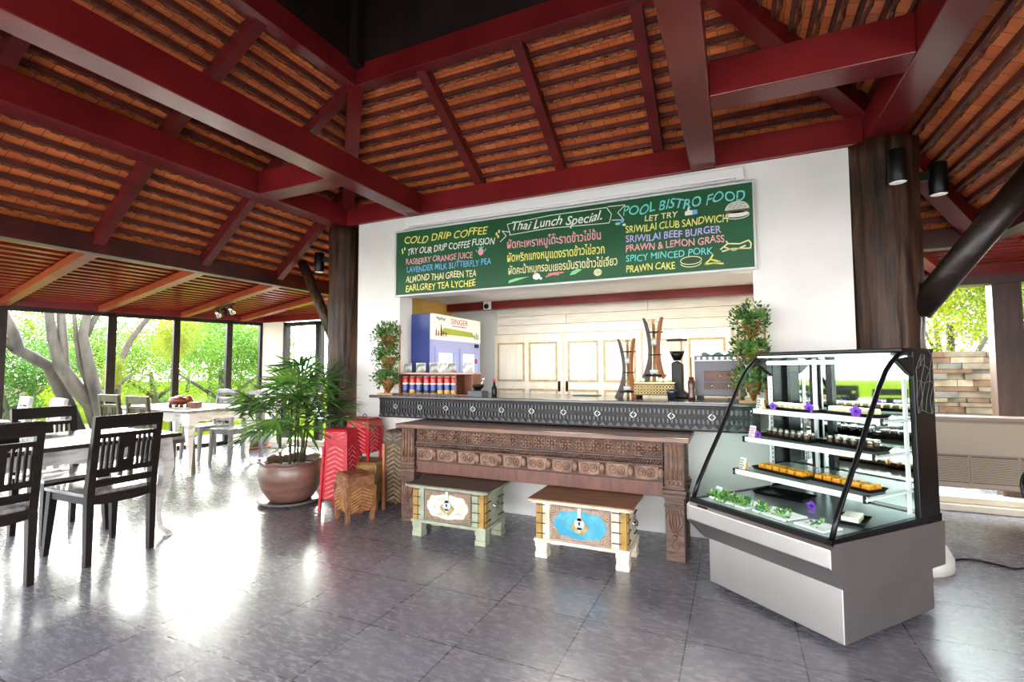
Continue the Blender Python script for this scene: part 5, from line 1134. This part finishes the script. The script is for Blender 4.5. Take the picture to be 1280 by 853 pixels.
def orchid(lb, x, y, z, s_=1.0):
    t = thing('orchid_flower', lb, 'flower', cw(x,y,z), A); m = MB()
    for k in range(5):
        a = PI/2+2*PI*k/5; d = Vector((math.cos(a),-.25,math.sin(a)))*.026*s_; sd_ = Vector((-math.sin(a),0,math.cos(a)))*.012*s_; c_ = Vector((0,0,.024*s_)); m.add([c_, c_+d*.6+sd_, c_+d, c_+d*.6-sd_, c_+d*.5+Vector((0,-.006,0))], [(0,1,4),(1,2,4),(2,3,4),(3,0,4)], 0, True)
    m.build('petal', M_ORCH, t); m = MB(); m.ball((0,-.008,.024*s_), .007*s_, 8, 5); m.build('flower_centre', mat('orchid_deep', '#3d1370'), t); m = MB(); m.tube([(0,.005,.001),(0,.002,.022*s_)], .002, 5); m.build('stalk', M_STEM, t)
orchid('purple orchid beside the sign card on the top shelf of the display case', -.60,.405,SZ[1]); orchid('purple orchid in the middle of the top shelf, in front of the cream squares', -.385,.41,SZ[1],1.25); orchid('purple orchid at the post end of the top shelf', -.14,.41,SZ[1],1.25)
orchid('small purple orchid beside the pink card on the middle shelf', -.645,.325,SZ[2],.9); orchid('purple orchid lying on the bottom deck of the display case', -.30,.27,SZ[0],1.1)
def card(lb, x, y, s_, c1, c2, tilt=-14):
    t = thing('price_card', lb, 'sign card', cw(x,y,SZ[s_]+.0005), A+R(-12)); m = MB(); m.add([], []); 
    M_ = RX(R(tilt)); m.box(-.024,.024,-.002,.002,.002,.07,0,M_); b_ = m.build('card_front', mat('card_'+c1.strip('#'), c1, rough=.6), t)
    q = MB(); q.add([(-.022,.004,.004),(.022,.004,.004),(.022,.034,.0),(-.022,.034,0),(-.018,.019,.062),(.018,.019,.062)], [(3,2,1,0),(2,3,4,5),(0,1,5,4),(0,4,3),(1,2,5)]); q.build('card_stand', mat('kraft', '#b08d5c', rough=.7), t)
    w_ = MB(); rng = random.Random(int(abs(x)*1000))
    for r_ in range(4):
        z = .056-r_*.014; n = rng.choice((2,3))
        for k in range(n): w_.box(-.019+k*.013,-.019+k*.013+rng.uniform(.006,.011),-.0026,-.0021,z-.006,z,0,M_)
    w_.build('lettering', mat('ink_'+c2.strip('#'), c2, rough=.6), t)
card('small black lettered card standing on the top shelf of the display case', -.70,.405,1,'#ece7db','#1d1b1a'); card('small pink lettered card standing on the middle shelf of the display case', -.695,.325,2,'#f3dbe8','#b04d90'); card('small brown lettered card standing on the lowest shelf of the display case', -.70,.24,3,'#e7dfcf','#3a2d25'); card('small blue lettered card among the salad greens on the deck', -.69,.02,0,'#dce8ea','#4f7f96')
def greens(lb, x, y, w_, d_, rot, n, seed):
    t = thing('salad_tray', lb, 'salad tray', cw(x,y,SZ[0]+.0005), A+rot); m = MB(); m.box(-w_/2,w_/2,-d_/2,d_/2,0,.012); m.build('white_tray', M_WHITEP, t, bevel=.003); m = MB(); rng = random.Random(seed)
    for _ in range(n): leafball(m, (rng.uniform(-w_*.45,w_*.45), rng.uniform(-d_*.5,-d_*.05), .022), .012, 4, rng, size=(.015,.035))
    m.build('green_foliage', [leafmat('salad_green', '#5d9a3f', '#9cc66a', .3, 40), leafmat('salad_dark', '#2f6a35', '#4d8a46', .3, 40)], t)
greens('white tray heaped with salad greens at the counter end of the deck', -.59,.06,.26,.16,R(-6),90,3); greens('white tray with a few herbs in the middle of the deck', -.33,.05,.20,.15,R(-6),28,4); greens('plain white tray at the corner of the deck by the end glass', -.12,.03,.15,.13,R(-6),4,6)
t = tray('black tray of white rolls on the deck beside the end glass', -.10,.27,0,.11,.15,R(20))
def roll(k):
    r_ = thing('white_roll', 'white roll on the black deck tray, '+('the end one','the second one','the third one','the last one')[k], 'food roll', CM @ T(-.10,.27,0) @ RZ(R(20)) @ Vector((0,-.055+.036*k,SZ[0]+.0065)), A+R(20), 'white rolls on the deck tray'); m = MB(); m.tube([(-.035,0,.015),(.035,0,.015)], .015, 12); m.build('roll_body', M_LIME, r_)
    for sx in (-.0352,.0352): m = MB(); m.lathe([(.010,0),(.010,.002),(0,.0025)], 10, M=T(sx-(.002 if sx > 0 else 0),0,.015) @ RY(R(90))); m.build('green_filling', M_SUC, r_)
for k in range(4): roll(k)
tray('empty black tray towards the back of the deck', -.56,.42,0,.26,.16,R(10))

# ================================================================ AIR CONDITIONER, FAN, CABLE, SPOTS
t = thing('ac_unit', 'long beige floor standing air conditioner in front of the stone wall windows', 'air conditioner', (1.42,5.24,.25)); M_AC = mat('ac_beige', '#ad9d88', rough=.45); W = 1.25
m = MB(); m.box(0,W,0,.22,0,.55); m.build('ac_body', M_AC, t, bevel=.012); m = MB(); m.box(-.005,W+.005,-.012,.225,.55,.58); m.box(-.003,W+.003,-.008,.0,.532,.55); m.build('top_trim', mat('ac_brown', '#8f7b6d', rough=.4), t, bevel=.004)
for k in range(4):
    m = MB(); x0 = .02+k*.305
    for i in range(15): m.box(x0,x0+.285,-.006,.002,.055+i*.0135,.062+i*.0135)
    m.box(x0-.01,x0+.297,-.002,.001,.045,.265,1)
    for x in (x0-.012, x0+.285): m.box(x,x+.012,-.009,.001,.045,.265,2)
    m.build('grille', [mat('ac_slat', '#b9a893', rough=.5), mat('ac_dark', '#6d5d50', rough=.6), M_AC], t)
m = MB(); m.box(0,W,-.006,0,.268,.276); m.box(.74,.745,-.004,0,.276,.53); m.build('panel_joint', mat('ac_brown', '#8f7b6d'), t)
for x in (.05, W-.11): m = MB(); m.box(x,x+.06,.05,.2,-.25,0); m.build('foot', M_AC, t)
def fan():
    t = thing('floor_fan', 'black floor fan cut by the photo edge in front of the air conditioner', 'fan', (1.83,4.14,0), R(150)); c = (0,.06,.50); m = MB(); m.lathe([(.17,0),(.17,.02),(.15,.032),(.03,.05),(0,.05)], 28); m.build('base', M_BLACK, t); m = MB(); m.tube([(0,0,.05),(0,0,.50)], .015, 10); m.build('pole', M_CHROME, t)
    m = MB(); m.tube([(0,-.09,.5),(0,.0,.5),(0,.05,.5)], [.05,.06,.045], 16); m.build('motor_housing', M_BLACK, t); g = MB(); rr = .19
    for y, r_ in ((.02,rr),(.10,rr),(.135,.06),(.12,.13),(-.02,.06)): g.tube([(r_*math.cos(2*PI*k/36),y,.5+r_*math.sin(2*PI*k/36)) for k in range(36)], .006 if r_ == rr else .003, 6, closed=True)
    for k in range(40): a = 2*PI*k/40; ca, sa = math.cos(a), math.sin(a); g.tube([(.05*ca,.138,.5+.05*sa),(.13*ca,.122,.5+.13*sa),(rr*ca,.10,.5+rr*sa),(rr*ca,.02,.5+rr*sa),(.06*ca,-.02,.5+.06*sa)], .0018, 4)
    g.build('wire_grille', M_BLACK, t)
    for k in range(4):
        b_ = MB(); a = 2*PI*k/4; pts = []; 
        for i in range(6):
            u = i/5; r_ = .03+.14*u; wd = .03+.07*math.sin(PI*min(u*.8+.15,1)); pts += [Vector((r_, .06-.02*(1), -wd/2)), Vector((r_, .06+.025, wd/2))]
        M_ = T(0,0,.5) @ RY(a); b_.add(pts, [(i*2,i*2+1,i*2+3,i*2+2) for i in range(5)], 0, True, M_); o = b_.build('blade', mat('fan_blade', '#5b5f66', rough=.3), t); s_ = o.modifiers.new('thickness','SOLIDIFY'); s_.thickness = .003
    b_ = MB(); b_.lathe([(.04,0),(.04,.05),(.02,.07),(0,.072)], 16, M=T(0,.04,.5) @ RX(R(-90))); b_.build('hub', M_BLACK, t)
fan()
m = MB(); m.tube(smooth([(.93,3.62,.0065),(1.12,3.92,.0065),(1.25,4.10,.0065),(1.36,4.16,.0065),(1.46,4.12,.0065),(1.53,4.08,.0065),(1.60,4.12,.0065)]), .006, 6); tag(m.build('power_cord', M_BLACK), 'black power cord lying on the floor behind the display case', 'cord')
def wallspot(lb, x, y, z, dx, dy):
    t = thing('wall_spotlight', lb, 'spotlight', (x, y, z)); m = MB(); m.lathe([(.046,0),(.05,.005),(.05,.20),(.046,.205),(0,.205)], 20); m.build('cylinder_body', M_BLACK, t); m = MB(); m.lathe([(.044,-.001),(.03,-.004),(0,-.005)], 18); m.build('lens', emit('spot_lens', '#e0ddd5', .12), t); m = MB(); m.bar((0,0,.13),(dx,dy,.13),.04,.06); m.build('wall_bracket', M_BLACK, t)
wallspot('black cylinder spotlight on the face of the thick log column, turned to the room', .955,3.70,2.39,0,.085); wallspot('black cylinder spotlight with a pale lens on the flank of the thick log column', 1.235,3.97,2.36,-.10,.01)
wallspot('black cylinder spotlight on the log column behind the palm, facing the tables', -4.0,3.86,2.28,.10,.04); wallspot('black cylinder spotlight on the log column behind the palm, lower one facing the windows', -3.99,4.08,2.2,.10,-.02)
t = thing('track_light', 'ceiling track with three small silver spotlights under the low slatted roof', 'track light', (-5.9,4.25,2.08), R(160)); m = MB(); m.box(-.05,.75,-.014,.014,0,.02); m.build('track', M_BLACK, t)
for k in range(3):
    m = MB(); x = .05+k*.3; m.tube([(x,0,0),(x,0,-.05)], .007, 6); h_ = m.build('spot_stem', M_BLACK, t); m = MB(); d = Vector((.35,-.5,-.8)).normalized(); m.tube([Vector((x,0,-.045))-d*.03, Vector((x,0,-.045))+d*.07], [.028,.036], 14); m.build('spot_head', M_BLACK if k == 1 else M_CHROME, h_)

# ================================================================ GARDEN
g = MB(); g.add([(-70,-40,-.34),(40,-40,-.34),(40,70,-.34),(-70,70,-.34)], [(0,1,2,3)]); struct(g.build('ground', mat('lawn', '#3a470b', '#545c10', rough=1, scale=.7, detail=8, lo=.3, hi=.7, spec=0)))
m = MB(); m.box(-16,14,-16,-4.5,-.3,-.03); m.box(4.2,14,-4.5,5.8,-.3,-.03); struct(m.build('ground_bounce', mat('pale_bounce', '#c9c3ba', '#b5afa6', rough=.8, scale=2)))  # unseen pale ground added to bounce neutral light instead of lawn green
rng = random.Random(11)
m = MB()
for z0, hgt in ((0,0),):
    z = -.3
    while z < 1.42:
        h_ = rng.uniform(.035,.085); x = -.2+rng.uniform(-.2,0)
        while x < 6.5:
            w_ = rng.uniform(.10,.42); dj = rng.uniform(0,.05); m.box(x+.003,x+w_-.003,7.5-dj,7.75,z+.003,min(z+h_-.002,1.44),rng.choice((0,0,1,2,3))); x += w_
        z += h_
m.box(-.3,6.6,7.53,7.74,-.3,1.42,4)
struct(m.build('wall_stone', [mat('stone_a', '#7a6a57', '#5f5040', rough=.85, scale=9), mat('stone_b', '#8f8068', '#706149', rough=.85, scale=9), mat('stone_c', '#6e5139', '#553c29', rough=.85, scale=9), mat('stone_d', '#6b645b', '#544e47', rough=.85, scale=9), mat('stone_joint', '#4f453b', rough=.9)]))
m = MB(); m.box(-.3,6.6,5.86,7.5,-.32,-.02); struct(m.build('path', mat('pale_path', '#d9d4c8', '#c3bdae', rough=.8, scale=6)))
t = thing('outdoor_unit', 'small pale louvred unit standing at the foot of the stone wall', 'vent unit', (1.98,6.9,-.02)); m = MB(); m.box(0,.38,0,.25,.0,.70); m.build('casing', M_WHITEP, t, bevel=.01); m = MB()
for i in range(10): m.box(.03,.33,-.006,0,.38+i*.028,.395+i*.028)
m.build('grille', mat('vent_grey', '#9aa09f', rough=.5), t)
m = MB(); m.box(-34,-25.5,9.5,9.8,-.34,.85); struct(m.build('wall_garden', mat('garden_wall', '#806c60', '#6e5c50', rough=.9, scale=3)))
m = MB(); m.add([(-30,6.5,-.33),(-13.2,6.7,-.33),(-13.2,8.0,-.33),(-30,8,-.33)], [(0,1,2,3)]); struct(m.build('garden_path', mat('pale_soil', '#85694f', '#735a43', rough=.9, scale=3)))
LG = [leafmat('tree_leaf_%d' % i, a, b2, .5, .9) for i, (a, b2) in enumerate((('#3a5c10','#587a18'),('#62720f','#888c18'),('#2a5012','#44691a'),('#4c6c12','#728620')))]
M_BARK = mat('bark', '#52483f', '#26201c', rough=.85, scale=4, stretch=(1,1,.4), bump=.2, bscale=14); M_BARKD = mat('bark_dark', '#57493d', '#3d332a', rough=.85, scale=4, bump=.4, bscale=14)
def crown(rng, n, rad, size, squash=.85, nclump=22):
    m = MB(); cl = []
    for _ in range(nclump):
        d = Vector((rng.gauss(0,1), rng.gauss(0,1), rng.gauss(0,1))).normalized()*rng.uniform(.25,.85); cl.append((Vector((d.x, d.y, d.z*squash))*rad, rad*rng.uniform(.24,.40)))
    for _ in range(n):
        c, r_ = rng.choice(cl); d = Vector((rng.gauss(0,1), rng.gauss(0,1), rng.gauss(0,1))).normalized(); p = c+d*r_*rng.uniform(.5,1.05); L = size*rng.uniform(.6,1.3)
        u = (d+Vector((rng.gauss(0,.6), rng.gauss(0,.6), rng.gauss(-.3,.5)))).normalized(); s_ = u.cross(Vector((rng.gauss(0,1), rng.gauss(0,1), rng.gauss(0,1)))).normalized()
        m.add([p, p+u*L*.5+s_*L*.3, p+u*L, p+u*L*.5-s_*L*.3], [(0,1,2,3)], 0)
    return m
CR = [crown(random.Random(40+i), 12000, 1, .038) for i in range(3)]; CRM = []
for i in range(3): 
    for j in range(4): CRM.append((i, j))
CACHE = {}
def place_crown(root, i, j, loc, sc):
    key = (i, j)
    if key not in CACHE: o = CR[i].build('crown', LG[j], root); CACHE[key] = o
    else: o = bpy.data.objects.new('crown', CACHE[key].data); COL.objects.link(o); o.parent = root
    o.location = loc; o.scale = sc; return o
def tree(lb, x, y, h, r_, j, i=0, tr=.12, z=-.34):
    t = thing('garden_tree', lb, 'tree', (x, y, z), rng.uniform(0,6), 'trees in the garden'); m = MB(); m.tube([(0,0,0),(.1,0,h*.35),(.0,.1,h*.8)], [tr,tr*.8,tr*.4], 8); m.tube([(.06,0,h*.35),(r_*.5,.1,h*.7)], [tr*.6,tr*.25], 6); m.tube([(.06,0,h*.4),(-r_*.5,-.2,h*.75)], [tr*.5,tr*.2], 6); m.build('trunk', M_BARK, t)
    place_crown(t, i, j, (0,0,h), (r_, r_, r_*.9)); return t
TL = [(-15.2,5.4,1.6,1.7,2,'round deep green tree behind the leaning trunk of the big garden tree'),(-19.5,9.3,2.1,2.3,0,'green tree seen between the forked trunks of the big garden tree'),(-15.8,8.9,1.9,1.9,3,'pale green tree seen in the window bay next to the thick window post'),(-12.4,8.6,2.0,1.9,0,'bright green tree filling the window bay behind the condiment holder'),(-15.5,12.4,2.0,2.1,3,'leafy green tree in the garden window bay behind the grey chairs'),(-27,10.6,2.6,3.0,3,'tall light green tree far off behind the forked trunks'),(-24,16.2,3.0,3.3,0,'tall green tree far beyond the lawn behind the white table'),(-35,22,4.2,3.4,1,'tall yellow-green tree far beyond the lawn'),(-24,6.6,1.6,1.7,2,'low green tree far off at the edge of the lawn')]
for k, (x, y, h, r_, j, lb) in enumerate(TL): tree(lb, x, y, h, r_, j, k % 3)
for k, (x, y, h, r_, j, lb) in enumerate(((3.2,10.4,2.9,1.6,1,'yellow-green tree above the stone wall beside the black log brace'),(5.6,12.2,3.0,2.1,0,'green tree above the stone wall beyond the brown post'),(5.4,18,4.4,3.0,3,'pale green tree further behind the stone wall'))): tree(lb, x, y, h, r_, j, k)
def bush(lb, x, y, r_, j, i):
    t = thing('garden_shrub', lb, 'shrub', (x, y, -.34), rng.uniform(0,6), 'shrubs on the lawn'); m = MB()
    for a in (0,2,4): m.tube([(0,0,0),(.2*r_*math.cos(a),.2*r_*math.sin(a),r_*.7)], [.03,.015], 5)
    m.build('stem', M_BARKD, t); place_crown(t, i, j, (0,0,r_*.55), (r_*1.2, r_*1.2, r_*.6))
for k, (x, y, r_, j, lb) in enumerate(((-18.6,6.4,.8,2,'low dark green shrub below the leaning trunk'),(-17.2,8.6,.7,0,'low green shrub beside the forked trunk'),(-18.0,10.4,.8,2,'green shrub on the lawn behind the olive chairs'),(-16.6,10.9,.7,3,'bright shrub on the lawn behind the white table'),(-15.2,10.1,.6,0,'green shrub on the lawn behind the condiment holder'),(-18.4,13.6,.8,3,'light green shrub on the lawn behind the grey chairs'),(-21.5,7.9,.8,0,'low green shrub near the photo edge on the lawn'))): bush(lb, x, y, r_, j, k % 3)
# big multi-trunk tree close to the windows
def big_tree():
    t = thing('rain_tree', 'big grey tree with several leaning trunks just outside the garden windows', 'tree', (-10.9,4.3,-.34))
    U = [[(.0,.75,0),(.0,.44,1.0),(.05,.15,1.65),(.0,-.25,1.93),(.0,-.33,2.22),(.0,-.5,2.65)], [(.0,-.25,1.93),(-.1,-.42,2.1),(-.15,-.75,2.35),(-.2,-1.1,2.55)],
         [(.25,1.05,0),(.25,.72,.95),(.3,.43,1.27),(.3,.2,1.66),(.3,.07,2.11),(.3,-.02,2.7)], [(.28,.32,1.42),(.3,.24,1.7),(.3,.21,2.11),(.3,.15,2.8)], [(.45,1.0,0),(.45,.72,.95),(.5,.59,1.34),(.5,.49,1.77),(.5,.41,2.19),(.5,.46,2.7)], [(.5,.41,2.1),(.5,.53,2.41),(.5,.68,2.75)], [(.4,.6,1.2),(.4,.42,1.7),(.4,.36,2.1),(.4,.3,2.7)]]
    rad = [(.15,.115,.10,.095,.08,.06),(.085,.07,.055,.04),(.19,.15,.12,.10,.075,.06),(.085,.075,.07,.06),(.15,.11,.095,.085,.075,.06),(.06,.05,.04),(.05,.04,.035,.03)]
    for p, r_ in zip(U, rad): m = MB(); m.tube(p, list(r_), 12); m.build('trunk', M_BARK, t)
    m = MB(); rg = random.Random(8)
    for _ in range(7): a = rg.uniform(0,6.28); m.tube([(.1*math.cos(a),.1*math.sin(a),.35),(.35*math.cos(a),.4*math.sin(a),.12),(.8*math.cos(a),.8*math.sin(a),-.02)], [.12,.09,.04], 7)
    m.build('root', M_BARK, t)
    place_crown(t, 0, 1, (-.6,-.6,5.2), (2.2,2.2,1.2)); place_crown(t, 1, 1, (.3,1.0,1.5), (.28,.32,.45))
big_tree()
m = MB(); t = thing('slender_tree', 'thin dark branching tree seen through the window bay beside the thick post', 'tree', (-10.9,6.3,-.34)); m.tube([(.1,-.9,0),(.1,-.83,1.2),(.1,-.82,1.7),(.1,-.65,2.15),(.1,-.35,2.62),(.1,.1,3.2)], [.07,.065,.06,.055,.05,.04], 8); m.tube([(.1,-.83,1.3),(.1,-.6,1.5)], [.045,.03], 6); m.build('trunk', M_BARKD, t); place_crown(t, 1, 1, (.1,.25,2.25), (.75,.75,.75))
# big banana-like leaf plant over the stone wall
t = thing('broadleaf_plant', 'bright broad-leaved plant peeping over the stone wall beside the thick column', 'plant', (2.3,9.0,-.34)); rg = random.Random(3)
for k in range(7):
    m = MB(); a = rg.uniform(0,6.28); p = Vector((0,0,1.0)); v = Vector((math.cos(a)*.5,math.sin(a)*.5,1.3)).normalized(); L = rg.uniform(.8,1.4); vs = []; s_ = Vector((-math.sin(a),math.cos(a),0))
    for q in range(8):
        u = q/7; w_ = .22*math.sin(PI*min(.06+u*.94,1))**.7+.01; vs += [p-s_*w_, p+Vector((0,0,-.03)), p+s_*w_]; p = p+v*L/7; v = (v+Vector((math.cos(a)*.1,math.sin(a)*.1,-.16))).normalized()
    m.add(vs, [(q*3+j,q*3+j+1,q*3+4+j,q*3+3+j) for q in range(7) for j in (0,1)], 0, True); m.build('broad_leaf', leafmat('banana_leaf', '#5c8a1c', '#7da02c', .5, 3), t)
m = MB(); m.tube([(0,0,0),(0,0,1.05)], [.09,.06], 8); m.build('stem', M_SUC, t)
bpy.context.view_layer.update()
